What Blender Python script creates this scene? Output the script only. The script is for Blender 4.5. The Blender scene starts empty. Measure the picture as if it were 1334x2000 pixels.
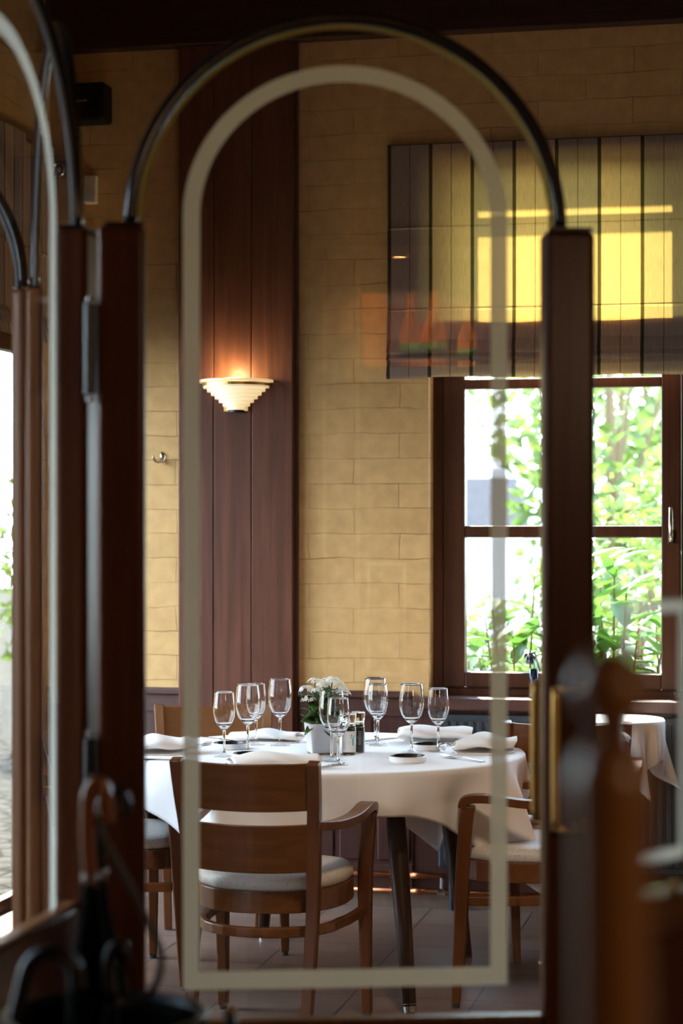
import bpy, bmesh, math, random
from mathutils import Vector, Matrix
random.seed(7)
PI = math.pi
sc = bpy.context.scene
COL = sc.collection

# ------------------------------------------------------------------ camera
F = 4000.0                    # focal length in pixels of the 1334 x 2000 frame
EYE = 1.5
HZ = 1035.0                   # row of the horizon
cam_d = bpy.data.cameras.new('camera')
cam = bpy.data.objects.new('camera', cam_d); COL.objects.link(cam)
cam.location = (0, 0, EYE); cam.rotation_euler = (PI/2, 0, 0)
cam_d.sensor_fit = 'HORIZONTAL'; cam_d.sensor_width = 24.0
cam_d.lens = F/1334.0*24.0
cam_d.shift_y = (HZ-1000.0)/1334.0
cam_d.clip_start = 0.05; cam_d.clip_end = 300
cam_d.dof.use_dof = True
cam_d.dof.focus_distance = 6.75
cam_d.dof.aperture_fstop = 3.0
sc.camera = cam

# ------------------------------------------------------------------ room frame: U along the far wall, V out through it
T = math.radians(12.0)
ORG = (0.068, 8.2)
ct, st = math.cos(T), math.sin(T)
def W(u, v, z=0.0):
    return Vector((ORG[0]+u*ct+v*st, ORG[1]-u*st+v*ct, z))
def UV(x, y):
    dx, dy = x-ORG[0], y-ORG[1]
    return dx*ct-dy*st, dx*st+dy*ct
UC, VC = UV(0, 0)
def R(px, py, v):             # where the sight line through a pixel meets the plane V = v
    a = (px-667.0)/F
    du, dv = a*ct-st, a*st+ct
    d = (v-VC)/dv
    return UC+d*du, v, EYE-(py-HZ)/F*d
def P(px, py, d):             # a point at depth d
    return Vector(((px-667.0)/F*d, d, EYE-(py-HZ)/F*d))

# ------------------------------------------------------------------ world, sun, daylight portals, exposure
sc.view_settings.view_transform = 'Standard'; sc.view_settings.look = 'None'
sc.view_settings.gamma = 1.0; sc.view_settings.use_curve_mapping = False
sc.view_settings.exposure = 0.15
w = bpy.data.worlds.new('sky'); sc.world = w; w.use_nodes = True
nt = w.node_tree; nt.nodes.clear()
wo = nt.nodes.new('ShaderNodeOutputWorld'); bg = nt.nodes.new('ShaderNodeBackground')
tc = nt.nodes.new('ShaderNodeTexCoord'); sx = nt.nodes.new('ShaderNodeSeparateXYZ')
cr = nt.nodes.new('ShaderNodeValToRGB')
cr.color_ramp.elements[0].position = 0.0; cr.color_ramp.elements[0].color = (0.80, 0.90, 1.0, 1)
cr.color_ramp.elements[1].position = 0.7; cr.color_ramp.elements[1].color = (0.50, 0.70, 1.0, 1)
nt.links.new(tc.outputs['Generated'], sx.inputs[0]); nt.links.new(sx.outputs['Z'], cr.inputs[0])
nt.links.new(cr.outputs[0], bg.inputs[0]); bg.inputs[1].default_value = 15.0
nt.links.new(bg.outputs[0], wo.inputs[0])

sun_d = bpy.data.lights.new('sun', 'SUN'); sun_d.energy = 48; sun_d.angle = math.radians(2.6); sun_d.color = (1.0, 0.93, 0.78)
sun = bpy.data.objects.new('sun', sun_d); COL.objects.link(sun)
SUN_EL, SUN_AZ = math.radians(42), math.radians(-22)
sun_from = (W(math.sin(SUN_AZ), math.cos(SUN_AZ))-W(0, 0)).normalized()*math.cos(SUN_EL)+Vector((0, 0, math.sin(SUN_EL)))
sun.rotation_euler = sun_from.to_track_quat('Z', 'Y').to_euler()
sun.location = W(3, 8, 9)

def area(name, loc, toward, sx_, sy_, power=0, color=(1, 1, 1), portal=False):
    d = bpy.data.lights.new(name, 'AREA'); d.shape = 'RECTANGLE'; d.size = sx_; d.size_y = sy_
    d.energy = power; d.color = color
    if portal: d.cycles.is_portal = True
    o = bpy.data.objects.new(name, d); COL.objects.link(o)
    o.location = loc; o.rotation_euler = (-Vector(toward)).to_track_quat('Z', 'Y').to_euler()
    return o
UL = -1.30                    # the side wall
into = W(1, 0)-W(0, 0)
inward = W(0, -1)-W(0, 0)
SIDE_WALL = 0.09
SIDE_OPENINGS = [(-2.3, -0.10, 0.0, 2.28), (-5.65, -4.65, 0.0, 2.85)]      # V from, V to, z from, z to
for v0, v1, z0, z1 in SIDE_OPENINGS:
    area('daylight_portal', W(UL-0.12, (v0+v1)/2, (z0+z1)/2), into, v1-v0, z1-z0, portal=True)
WIN_U0, WIN_U1, WIN_Z0, WIN_Z1 = R(846, 0, 0.11)[0], R(846, 0, 0.11)[0]+1.55, 0.835, 3.0
area('daylight_portal', W((WIN_U0+WIN_U1)/2, 0.2, (WIN_Z0+WIN_Z1)/2), inward, WIN_U1-WIN_U0, WIN_Z1-WIN_Z0, portal=True)
sc.cycles.use_denoising = True
sc.cycles.max_bounces = 12; sc.cycles.diffuse_bounces = 5; sc.cycles.glossy_bounces = 5
sc.cycles.transmission_bounces = 12; sc.cycles.transparent_max_bounces = 24
sc.cycles.caustics_reflective = False; sc.cycles.caustics_refractive = False
sc.cycles.sample_clamp_indirect = 6.0

# ------------------------------------------------------------------ materials
def N(nt, kind, **kw):
    n = nt.nodes.new(kind)
    for k, v in kw.items(): setattr(n, k, v)
    return n
def new_mat(name):
    m = bpy.data.materials.new(name); m.use_nodes = True
    return m, m.node_tree, m.node_tree.nodes['Principled BSDF']
def ramp(nt, stops, interp='LINEAR'):
    r = N(nt, 'ShaderNodeValToRGB'); cr = r.color_ramp; cr.interpolation = interp
    while len(cr.elements) < len(stops): cr.elements.new(0.5)
    for e, (p, c) in zip(cr.elements, stops):
        e.position = p; e.color = (c[0], c[1], c[2], 1)
    return r
def plain(name, col, rough=0.5, metal=0.0, var=0.12, scale=30.0, bump=0.0, **kw):
    m, nt, b = new_mat(name)
    tcn = N(nt, 'ShaderNodeTexCoord'); no = N(nt, 'ShaderNodeTexNoise'); no.inputs['Scale'].default_value = scale
    nt.links.new(tcn.outputs['Object'], no.inputs['Vector'])
    lo = tuple(c*(1-var) for c in col); hi = tuple(min(1, c*(1+var)) for c in col)
    r = ramp(nt, [(0.3, lo), (0.7, hi)])
    nt.links.new(no.outputs['Fac'], r.inputs[0]); nt.links.new(r.outputs[0], b.inputs['Base Color'])
    b.inputs['Roughness'].default_value = rough; b.inputs['Metallic'].default_value = metal
    for k, v in kw.items(): b.inputs[k].default_value = v
    if bump:
        bp = N(nt, 'ShaderNodeBump'); bp.inputs['Strength'].default_value = bump; bp.inputs['Distance'].default_value = 0.002
        nt.links.new(no.outputs['Fac'], bp.inputs['Height']); nt.links.new(bp.outputs[0], b.inputs['Normal'])
    return m
def wood(name, dark, light, axis='z', rough=0.35, scale=1.0, coat=0.0, spec=0.35):
    m, nt, b = new_mat(name)
    tcn = N(nt, 'ShaderNodeTexCoord'); mp = N(nt, 'ShaderNodeMapping')
    s = {'x': (1.2, 22, 22), 'y': (22, 1.2, 22), 'z': (22, 22, 1.2)}[axis]
    mp.inputs['Scale'].default_value = tuple(k*scale for k in s)
    nt.links.new(tcn.outputs['Object'], mp.inputs[0])
    n1 = N(nt, 'ShaderNodeTexNoise'); n1.inputs['Scale'].default_value = 2.2; n1.inputs['Detail'].default_value = 6; n1.inputs['Distortion'].default_value = 0.6
    nt.links.new(mp.outputs[0], n1.inputs['Vector'])
    r = ramp(nt, [(0.25, dark), (0.55, tuple((a+c)/2 for a, c in zip(dark, light))), (0.78, light)])
    nt.links.new(n1.outputs['Fac'], r.inputs[0]); nt.links.new(r.outputs[0], b.inputs['Base Color'])
    b.inputs['Roughness'].default_value = rough
    b.inputs['Specular IOR Level'].default_value = spec
    b.inputs['Coat Weight'].default_value = coat; b.inputs['Coat Roughness'].default_value = 0.25
    bp = N(nt, 'ShaderNodeBump'); bp.inputs['Strength'].default_value = 0.12; bp.inputs['Distance'].default_value = 0.001
    nt.links.new(n1.outputs['Fac'], bp.inputs['Height']); nt.links.new(bp.outputs[0], b.inputs['Normal'])
    return m
def pane_mat(name, tint=(1, 1, 1), rough=0.0):
    m = bpy.data.materials.new(name); m.use_nodes = True; nt = m.node_tree; nt.nodes.clear()
    o = N(nt, 'ShaderNodeOutputMaterial'); mx = N(nt, 'ShaderNodeMixShader')
    t = N(nt, 'ShaderNodeBsdfTransparent'); t.inputs[0].default_value = (*tint, 1)
    g = N(nt, 'ShaderNodeBsdfGlossy'); g.inputs['Roughness'].default_value = rough
    geo = N(nt, 'ShaderNodeNewGeometry'); fr = N(nt, 'ShaderNodeFresnel'); mr = N(nt, 'ShaderNodeMapRange')
    mr.inputs['To Min'].default_value = 1.5; mr.inputs['To Max'].default_value = 1/1.5
    nt.links.new(geo.outputs['Backfacing'], mr.inputs['Value']); nt.links.new(mr.outputs[0], fr.inputs['IOR'])
    nt.links.new(fr.outputs[0], mx.inputs[0]); nt.links.new(t.outputs[0], mx.inputs[1]); nt.links.new(g.outputs[0], mx.inputs[2])
    nt.links.new(mx.outputs[0], o.inputs[0])
    return m
def glass_mat(name, col=(1, 1, 1), ior=1.45, rough=0.0):
    m = bpy.data.materials.new(name); m.use_nodes = True; nt = m.node_tree; nt.nodes.clear()
    o = N(nt, 'ShaderNodeOutputMaterial'); g = N(nt, 'ShaderNodeBsdfGlass')
    g.inputs['Color'].default_value = (*col, 1); g.inputs['IOR'].default_value = ior; g.inputs['Roughness'].default_value = rough
    nt.links.new(g.outputs[0], o.inputs[0])
    return m
def sheer(name, col, trans=0.5, clear=0.0, tcol=None):      # diffuse + translucent (+ a little see-through)
    m = bpy.data.materials.new(name); m.use_nodes = True; nt = m.node_tree; nt.nodes.clear()
    o = N(nt, 'ShaderNodeOutputMaterial'); mx = N(nt, 'ShaderNodeMixShader'); mx.inputs[0].default_value = trans
    d = N(nt, 'ShaderNodeBsdfDiffuse'); d.inputs[0].default_value = (*col, 1)
    t = N(nt, 'ShaderNodeBsdfTranslucent'); t.inputs[0].default_value = (*(tcol or col), 1)
    nt.links.new(d.outputs[0], mx.inputs[1]); nt.links.new(t.outputs[0], mx.inputs[2])
    if clear:
        m2 = N(nt, 'ShaderNodeMixShader'); m2.inputs[0].default_value = clear; tp = N(nt, 'ShaderNodeBsdfTransparent')
        nt.links.new(mx.outputs[0], m2.inputs[1]); nt.links.new(tp.outputs[0], m2.inputs[2]); nt.links.new(m2.outputs[0], o.inputs[0])
    else: nt.links.new(mx.outputs[0], o.inputs[0])
    return m

def frosted(name): return sheer(name, (0.90, 0.88, 0.80), 0.74, 0.09, (1.0, 0.98, 0.82))

def brick_mat(name, c1, c2, mortar):
    m, nt, b = new_mat(name)
    tcn = N(nt, 'ShaderNodeTexCoord'); sp = N(nt, 'ShaderNodeSeparateXYZ'); cb = N(nt, 'ShaderNodeCombineXYZ')
    ad = N(nt, 'ShaderNodeMath', operation='ADD')
    nt.links.new(tcn.outputs['Object'], sp.inputs[0])
    nt.links.new(sp.outputs['X'], ad.inputs[0]); nt.links.new(sp.outputs['Y'], ad.inputs[1])
    nt.links.new(ad.outputs[0], cb.inputs[0]); nt.links.new(sp.outputs['Z'], cb.inputs[1])
    nz = N(nt, 'ShaderNodeTexNoise'); nz.inputs['Scale'].default_value = 5.0; nz.inputs['Detail'].default_value = 4
    nt.links.new(tcn.outputs['Object'], nz.inputs['Vector'])
    vm = N(nt, 'ShaderNodeVectorMath', operation='MULTIPLY_ADD'); vm.inputs[1].default_value = (0.035, 0.028, 0)
    nt.links.new(nz.outputs['Color'], vm.inputs[0]); nt.links.new(cb.outputs[0], vm.inputs[2])
    br = N(nt, 'ShaderNodeTexBrick'); br.offset = 0.5
    br.inputs['Scale'].default_value = 1.0; br.inputs['Brick Width'].default_value = 0.37; br.inputs['Row Height'].default_value = 0.1
    br.inputs['Mortar Size'].default_value = 0.0022; br.inputs['Mortar Smooth'].default_value = 0.6; br.inputs['Bias'].default_value = 0
    br.inputs['Color1'].default_value = (*c1, 1); br.inputs['Color2'].default_value = (*c2, 1); br.inputs['Mortar'].default_value = (*mortar, 1)
    nt.links.new(vm.outputs[0], br.inputs['Vector'])
    n2 = N(nt, 'ShaderNodeTexNoise'); n2.inputs['Scale'].default_value = 18; n2.inputs['Detail'].default_value = 6
    nt.links.new(tcn.outputs['Object'], n2.inputs['Vector'])
    r2 = ramp(nt, [(0.3, (0.86, 0.84, 0.80)), (0.7, (1.08, 1.08, 1.08))])
    nt.links.new(n2.outputs['Fac'], r2.inputs[0])
    # some joints are nearly painted over
    n3 = N(nt, 'ShaderNodeTexNoise'); n3.inputs['Scale'].default_value = 3.0
    nt.links.new(tcn.outputs['Object'], n3.inputs['Vector'])
    r3 = ramp(nt, [(0.38, (0, 0, 0)), (0.56, (1, 1, 1))]); nt.links.new(n3.outputs['Fac'], r3.inputs[0])
    base = N(nt, 'ShaderNodeMixRGB'); base.inputs[2].default_value = (*[(x+y)/2 for x, y in zip(c1, c2)], 1)
    nt.links.new(r3.outputs[0], base.inputs[0]); nt.links.new(br.outputs['Color'], base.inputs[1])
    mu = N(nt, 'ShaderNodeMixRGB', blend_type='MULTIPLY'); mu.inputs[0].default_value = 1
    nt.links.new(base.outputs[0], mu.inputs[1]); nt.links.new(r2.outputs[0], mu.inputs[2])
    nt.links.new(mu.outputs[0], b.inputs['Base Color']); b.inputs['Roughness'].default_value = 0.75
    hb = N(nt, 'ShaderNodeMath', operation='MULTIPLY_ADD'); hb.inputs[1].default_value = -1.0
    nt.links.new(br.outputs['Fac'], hb.inputs[0])
    nm = N(nt, 'ShaderNodeMath', operation='MULTIPLY'); nm.inputs[1].default_value = 0.55
    nt.links.new(n2.outputs['Fac'], nm.inputs[0]); nt.links.new(nm.outputs[0], hb.inputs[2])
    bp = N(nt, 'ShaderNodeBump'); bp.inputs['Strength'].default_value = 0.55; bp.inputs['Distance'].default_value = 0.007
    nt.links.new(hb.outputs[0], bp.inputs['Height']); nt.links.new(bp.outputs[0], b.inputs['Normal'])
    return m
def tile_mat(name):
    m, nt, b = new_mat(name)
    tcn = N(nt, 'ShaderNodeTexCoord')
    br = N(nt, 'ShaderNodeTexBrick'); br.offset = 0.0
    br.inputs['Scale'].default_value = 1.0; br.inputs['Brick Width'].default_value = 0.40; br.inputs['Row Height'].default_value = 0.40
    br.inputs['Mortar Size'].default_value = 0.0035; br.inputs['Mortar Smooth'].default_value = 0.1
    br.inputs['Color1'].default_value = (0.165, 0.100, 0.072, 1); br.inputs['Color2'].default_value = (0.20, 0.125, 0.092, 1); br.inputs['Mortar'].default_value = (0.045, 0.032, 0.025, 1)
    nt.links.new(tcn.outputs['Object'], br.inputs['Vector'])
    n2 = N(nt, 'ShaderNodeTexNoise'); n2.inputs['Scale'].default_value = 9; n2.inputs['Detail'].default_value = 5
    nt.links.new(tcn.outputs['Object'], n2.inputs['Vector'])
    r2 = ramp(nt, [(0.3, (0.8, 0.8, 0.82)), (0.7, (1.12, 1.1, 1.08))]); nt.links.new(n2.outputs['Fac'], r2.inputs[0])
    mu = N(nt, 'ShaderNodeMixRGB', blend_type='MULTIPLY'); mu.inputs[0].default_value = 1
    nt.links.new(br.outputs['Color'], mu.inputs[1]); nt.links.new(r2.outputs[0], mu.inputs[2])
    nt.links.new(mu.outputs[0], b.inputs['Base Color']); b.inputs['Roughness'].default_value = 0.42
    bp = N(nt, 'ShaderNodeBump'); bp.inputs['Strength'].default_value = 0.35; bp.inputs['Distance'].default_value = 0.003; bp.invert = True
    nt.links.new(br.outputs['Fac'], bp.inputs['Height']); nt.links.new(bp.outputs[0], b.inputs['Normal'])
    return m
def cobble_mat(name):
    m, nt, b = new_mat(name)
    tcn = N(nt, 'ShaderNodeTexCoord'); vo = N(nt, 'ShaderNodeTexVoronoi'); vo.feature = 'DISTANCE_TO_EDGE'; vo.inputs['Scale'].default_value = 6.5
    nt.links.new(tcn.outputs['Object'], vo.inputs['Vector'])
    r = ramp(nt, [(0.02, (0.012, 0.012, 0.008)), (0.12, (0.055, 0.052, 0.047))]); nt.links.new(vo.outputs['Distance'], r.inputs[0])
    nt.links.new(r.outputs[0], b.inputs['Base Color']); b.inputs['Roughness'].default_value = 0.95; b.inputs['Specular IOR Level'].default_value = 0.05
    bp = N(nt, 'ShaderNodeBump'); bp.inputs['Strength'].default_value = 0.8; bp.inputs['Distance'].default_value = 0.02
    nt.links.new(vo.outputs['Distance'], bp.inputs['Height']); nt.links.new(bp.outputs[0], b.inputs['Normal'])
    return m
def blind_mat(name, pitch, offset, tr=0.55):
    m = bpy.data.materials.new(name); m.use_nodes = True; nt = m.node_tree; nt.nodes.clear()
    o = N(nt, 'ShaderNodeOutputMaterial'); mx = N(nt, 'ShaderNodeMixShader'); mx.inputs[0].default_value = tr
    d = N(nt, 'ShaderNodeBsdfDiffuse'); t = N(nt, 'ShaderNodeBsdfTranslucent')
    tcn = N(nt, 'ShaderNodeTexCoord'); sp = N(nt, 'ShaderNodeSeparateXYZ'); nt.links.new(tcn.outputs['Object'], sp.inputs[0])
    a = N(nt, 'ShaderNodeMath', operation='MULTIPLY_ADD'); a.inputs[1].default_value = 1/(2*pitch); a.inputs[2].default_value = offset
    nt.links.new(sp.outputs['X'], a.inputs[0])
    fr = N(nt, 'ShaderNodeMath', operation='FRACT'); nt.links.new(a.outputs[0], fr.inputs[0])
    DK = (0.055, 0.042, 0.025); G = (0.31, 0.235, 0.205); B = (0.44, 0.30, 0.22)
    r = ramp(nt, [(0, DK), (0.042, G), (0.262, DK), (0.272, G), (0.5, DK), (0.542, B), (0.762, DK), (0.772, B)], 'CONSTANT')
    nt.links.new(fr.outputs[0], r.inputs[0])
    nz = N(nt, 'ShaderNodeTexNoise'); nz.inputs['Scale'].default_value = 3.0
    mp = N(nt, 'ShaderNodeMapping'); mp.inputs['Scale'].default_value = (110, 10, 6)
    nt.links.new(tcn.outputs['Object'], mp.inputs[0]); nt.links.new(mp.outputs[0], nz.inputs['Vector'])
    r2 = ramp(nt, [(0.3, (0.82, 0.82, 0.82)), (0.7, (1.12, 1.12, 1.12))]); nt.links.new(nz.outputs['Fac'], r2.inputs[0])
    mu = N(nt, 'ShaderNodeMixRGB', blend_type='MULTIPLY'); mu.inputs[0].default_value = 1
    nt.links.new(r.outputs[0], mu.inputs[1]); nt.links.new(r2.outputs[0], mu.inputs[2])
    nt.links.new(mu.outputs[0], d.inputs[0])
    tm = N(nt, 'ShaderNodeMixRGB', blend_type='MULTIPLY'); tm.inputs[0].default_value = 1; tm.inputs[2].default_value = (1.0, 0.88, 0.27, 1)
    nt.links.new(mu.outputs[0], tm.inputs[1]); nt.links.new(tm.outputs[0], t.inputs[0])
    nt.links.new(d.outputs[0], mx.inputs[1]); nt.links.new(t.outputs[0], mx.inputs[2]); nt.links.new(mx.outputs[0], o.inputs[0])
    return m
def seat_mat(name):
    m, nt, b = new_mat(name)
    tcn = N(nt, 'ShaderNodeTexCoord'); mp = N(nt, 'ShaderNodeMapping'); mp.inputs['Rotation'].default_value = (0, 0, 0.6)
    nt.links.new(tcn.outputs['Object'], mp.inputs[0])
    vo = N(nt, 'ShaderNodeTexVoronoi'); vo.inputs['Scale'].default_value = 105; vo.inputs['Randomness'].default_value = 0.45
    nt.links.new(mp.outputs[0], vo.inputs['Vector'])
    r = ramp(nt, [(0.12, (0.19, 0.16, 0.15)), (0.24, (0.62, 0.56, 0.50))]); nt.links.new(vo.outputs['Distance'], r.inputs[0])
    nt.links.new(r.outputs[0], b.inputs['Base Color']); b.inputs['Roughness'].default_value = 0.5
    return m
def leaf_mat(name, c1, c2, tr=0.45, scale=6):
    m = bpy.data.materials.new(name); m.use_nodes = True; nt = m.node_tree; nt.nodes.clear()
    o = N(nt, 'ShaderNodeOutputMaterial'); mx = N(nt, 'ShaderNodeMixShader'); mx.inputs[0].default_value = tr
    d = N(nt, 'ShaderNodeBsdfPrincipled'); d.inputs['Roughness'].default_value = 0.35; t = N(nt, 'ShaderNodeBsdfTranslucent')
    tcn = N(nt, 'ShaderNodeTexCoord'); nz = N(nt, 'ShaderNodeTexNoise'); nz.inputs['Scale'].default_value = scale
    nt.links.new(tcn.outputs['Object'], nz.inputs['Vector'])
    r = ramp(nt, [(0.35, c1), (0.65, c2)]); nt.links.new(nz.outputs['Fac'], r.inputs[0])
    nt.links.new(r.outputs[0], d.inputs['Base Color']); nt.links.new(r.outputs[0], t.inputs[0])
    nt.links.new(d.outputs[0], mx.inputs[1]); nt.links.new(t.outputs[0], mx.inputs[2]); nt.links.new(mx.outputs[0], o.inputs[0])
    return m
def cloth_mat(name, col, tr=0.0):
    m, nt, b = new_mat(name)
    tcn = N(nt, 'ShaderNodeTexCoord')
    wv = N(nt, 'ShaderNodeTexNoise'); wv.inputs['Scale'].default_value = 350
    nt.links.new(tcn.outputs['Object'], wv.inputs['Vector'])
    b.inputs['Base Color'].default_value = (*col, 1); b.inputs['Roughness'].default_value = 0.85
    b.inputs['Sheen Weight'].default_value = 0.1
    bp = N(nt, 'ShaderNodeBump'); bp.inputs['Strength'].default_value = 0.25; bp.inputs['Distance'].default_value = 0.0006
    nt.links.new(wv.outputs['Fac'], bp.inputs['Height']); nt.links.new(bp.outputs[0], b.inputs['Normal'])
    return m
def emit(name, col, strength):
    m, nt, b = new_mat(name)
    b.inputs['Base Color'].default_value = (0.8, 0.75, 0.65, 1); b.inputs['Roughness'].default_value = 0.3
    b.inputs['Emission Color'].default_value = (*col, 1); b.inputs['Emission Strength'].default_value = strength
    return m

M = {}
M['brick'] = brick_mat('painted_brick', (0.50, 0.292, 0.108), (0.56, 0.337, 0.132), (0.28, 0.150, 0.05))
M['plaster'] = plain('brown_plaster', (0.20, 0.12, 0.06), 0.8, scale=8)
M['ceiling'] = wood('ceiling_boards', (0.06, 0.028, 0.014), (0.10, 0.05, 0.026), 'x', 0.6)
M['beam'] = wood('dark_beam_wood', (0.018, 0.006, 0.004), (0.045, 0.014, 0.009), 'x', 0.45)
M['pil'] = wood('pilaster_planks', (0.060, 0.018, 0.010), (0.135, 0.046, 0.024), 'z', 0.45, 0.6, 0, 0.2)
M['wain'] = wood('wainscot_wood', (0.035, 0.011, 0.008), (0.070, 0.023, 0.016), 'z', 0.38, 0.7)
M['wainx'] = wood('wainscot_rail_wood', (0.040, 0.013, 0.009), (0.080, 0.027, 0.018), 'x', 0.38, 0.7)
M['door'] = wood('mahogany_door_wood', (0.058, 0.0130, 0.0030), (0.112, 0.0290, 0.0085), 'z', 0.45, 0.9, 0.22, 0.12)
M['doorlit'] = wood('daylit_door_wood', (0.20, 0.075, 0.028), (0.36, 0.15, 0.060), 'z', 0.36, 0.9)  # door wood with daylight on the far stile put into its colour
M['win'] = wood('window_frame_wood', (0.046, 0.015, 0.006), (0.088, 0.030, 0.013), 'z', 0.38, 0.8, 0, 0.2)
M['chair'] = wood('chair_beech', (0.100, 0.034, 0.008), (0.190, 0.068, 0.018), 'x', 0.34, 0.8, 0.1)
M['chairz'] = wood('chair_leg_beech', (0.092, 0.030, 0.008), (0.165, 0.056, 0.016), 'z', 0.34, 0.8, 0.1)
M['tleg'] = wood('table_leg_wood', (0.022, 0.011, 0.007), (0.05, 0.026, 0.016), 'z', 0.4, 0.9)
M['newel'] = wood('stained_pole_wood', (0.15, 0.060, 0.010), (0.24, 0.102, 0.020), 'z', 0.45, 1.0, 0.75, 0.3)
M['handlewood'] = wood('umbrella_handle_wood', (0.20, 0.060, 0.020), (0.34, 0.12, 0.042), 'z', 0.22, 1.2, 0.5)
M['tube'] = plain('dark_bronze_tube', (0.012, 0.012, 0.014), 0.20, 0.0, **{'Specular IOR Level': 0.5})
M['black'] = plain('black_iron', (0.004, 0.004, 0.005), 0.34, **{'Specular IOR Level': 0.35})
M['blackcloth'] = plain('black_umbrella_cloth', (0.0022, 0.0025, 0.003), 0.8, scale=60, **{'Specular IOR Level': 0.05})
M['plastic'] = plain('black_plastic', (0.004, 0.0035, 0.0035), 0.55, scale=200, bump=0.3, **{'Specular IOR Level': 0.2})
M['strap'] = plain('black_strap', (0.035, 0.035, 0.028), 0.4)
M['darkmetal'] = plain('dull_metal', (0.22, 0.17, 0.14), 0.4, 1.0, var=0.05)
M['brass'] = plain('brass', (0.82, 0.52, 0.17), 0.32, 1.0, var=0.06)
M['steel'] = plain('steel', (0.62, 0.61, 0.60), 0.18, 1.0, var=0.05)
M['nickel'] = plain('brushed_nickel', (0.55, 0.47, 0.36), 0.25, 1.0, var=0.05)
M['copper'] = plain('copper_pipe', (0.48, 0.17, 0.075), 0.35, 1.0)
M['pane'] = pane_mat('clear_pane')
M['winpane'] = pane_mat('window_pane', (0.98, 1, 0.98))
M['frost'] = frosted('frosted_glass_line')
M['bead'] = sheer('glazing_gasket', (0.72, 0.66, 0.24), 0.4)
M['beadgrey'] = sheer('grey_gasket', (0.40, 0.42, 0.44), 0.3)
M['tile'] = tile_mat('floor_tiles')
M['skirt'] = plain('skirting_tile', (0.17, 0.105, 0.075), 0.4)
M['cloth'] = cloth_mat('white_linen', (0.90, 0.89, 0.90))
M['napkin'] = cloth_mat('cream_linen', (0.90, 0.86, 0.83))
M['seat'] = seat_mat('dotted_cream_upholstery')
M['glass'] = glass_mat('wine_glass', (1, 1, 1), 1.42)
M['thickglass'] = glass_mat('jar_glass', (0.97, 1, 0.99), 1.4)
M['ceramic'] = plain('white_ceramic', (0.90, 0.92, 0.95), 0.25, var=0.03)
M['blackglaze'] = plain('black_glaze', (0.012, 0.012, 0.014), 0.3)
M['soil'] = plain('potting_soil', (0.03, 0.02, 0.012), 0.9, scale=120)
M['kleaf'] = leaf_mat('fleshy_leaf', (0.030, 0.095, 0.018), (0.06, 0.17, 0.03), 0.2)
M['petal'] = sheer('white_petal', (0.95, 0.95, 0.90), 0.35)
M['salt'] = plain('white_salt', (0.85, 0.86, 0.88), 0.6, var=0.05, scale=200)
M['pepper'] = plain('black_peppercorns', (0.045, 0.035, 0.028), 0.7, var=0.7, scale=260)
M['label'] = plain('pale_jar_label', (0.82, 0.84, 0.86), 0.6, var=0.03)
M['print'] = plain('teal_print', (0.10, 0.48, 0.46), 0.6)
M['printgrey'] = plain('grey_print', (0.18, 0.22, 0.28), 0.6)
M['blind'] = blind_mat('striped_linen', 0.1665, 0.0, 0.31)
M['radiator'] = plain('dark_grey_enamel', (0.020, 0.026, 0.033), 0.45, **{'Specular IOR Level': 0.3})
M['white'] = plain('white_plastic', (0.74, 0.66, 0.52), 0.4, var=0.03)
M['sensor'] = plain('grey_lens', (0.45, 0.42, 0.38), 0.35, var=0.04)
M['shade'] = emit('lit_opal_glass', (1.0, 0.74, 0.36), 0.55)
M['bulb'] = emit('warm_bulb', (1.0, 0.62, 0.26), 30)
M['logo'] = plain('silver_lettering', (0.75, 0.62, 0.48), 0.3, 0.5)
M['laurel'] = leaf_mat('laurel_leaf', (0.035, 0.10, 0.014), (0.085, 0.19, 0.03), 0.5)
M['hedge'] = leaf_mat('hedge_leaf', (0.05, 0.10, 0.018), (0.15, 0.22, 0.05), 0.5, 2.5)
M['bark'] = plain('bark', (0.12, 0.09, 0.05), 0.85)
M['gravel'] = plain('pale_gravel', (0.22, 0.20, 0.16), 0.9, scale=40)
M['cobble'] = cobble_mat('cobblestones')
M['vanwhite'] = plain('white_car_paint', (0.75, 0.78, 0.82), 0.3, var=0.02)
M['vanglass'] = plain('dark_car_window', (0.06, 0.09, 0.13), 0.08)
M['rubber'] = plain('rubber', (0.015, 0.015, 0.015), 0.8)
M['darkflower'] = plain('dark_dried_flower', (0.025, 0.022, 0.045), 0.7)
M['vase'] = glass_mat('pale_blue_glass', (0.80, 0.88, 0.98), 1.4)
M['amberglaze'] = plain('amber_glass', (0.75, 0.26, 0.05), 0.25, var=0.2, scale=8)

# ------------------------------------------------------------------ mesh helpers
def obj(name, bm, mat, parent=None, smooth=False, bevel=0.0, loc=None, rotz=None, segs=2, auto=None):
    bmesh.ops.recalc_face_normals(bm, faces=bm.faces)
    me = bpy.data.meshes.new(name); bm.to_mesh(me); bm.free()
    if smooth:
        for p in me.polygons: p.use_smooth = True
    me.materials.append(mat if not isinstance(mat, str) else M[mat])
    o = bpy.data.objects.new(name, me); COL.objects.link(o)
    if parent: o.parent = parent
    if loc is not None: o.location = loc
    if rotz is not None: o.rotation_euler = (0, 0, rotz)
    if bevel:
        b = o.modifiers.new('b', 'BEVEL'); b.width = bevel; b.segments = segs; b.limit_method = 'ANGLE'; b.angle_limit = math.radians(40)
    return o
def tag(o, label, cat, group=None, kind=None):
    o['label'] = label; o['category'] = cat
    if group: o['group'] = group
    if kind: o['kind'] = kind
    return o
def thing(name, loc, label, cat, rotz=0.0, group=None, kind=None):
    e = bpy.data.objects.new(name, None); COL.objects.link(e); e.empty_display_size = 0.1
    e.location = loc; e.rotation_euler = (0, 0, rotz)
    return tag(e, label, cat, group, kind)
KIDS = {}
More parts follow.
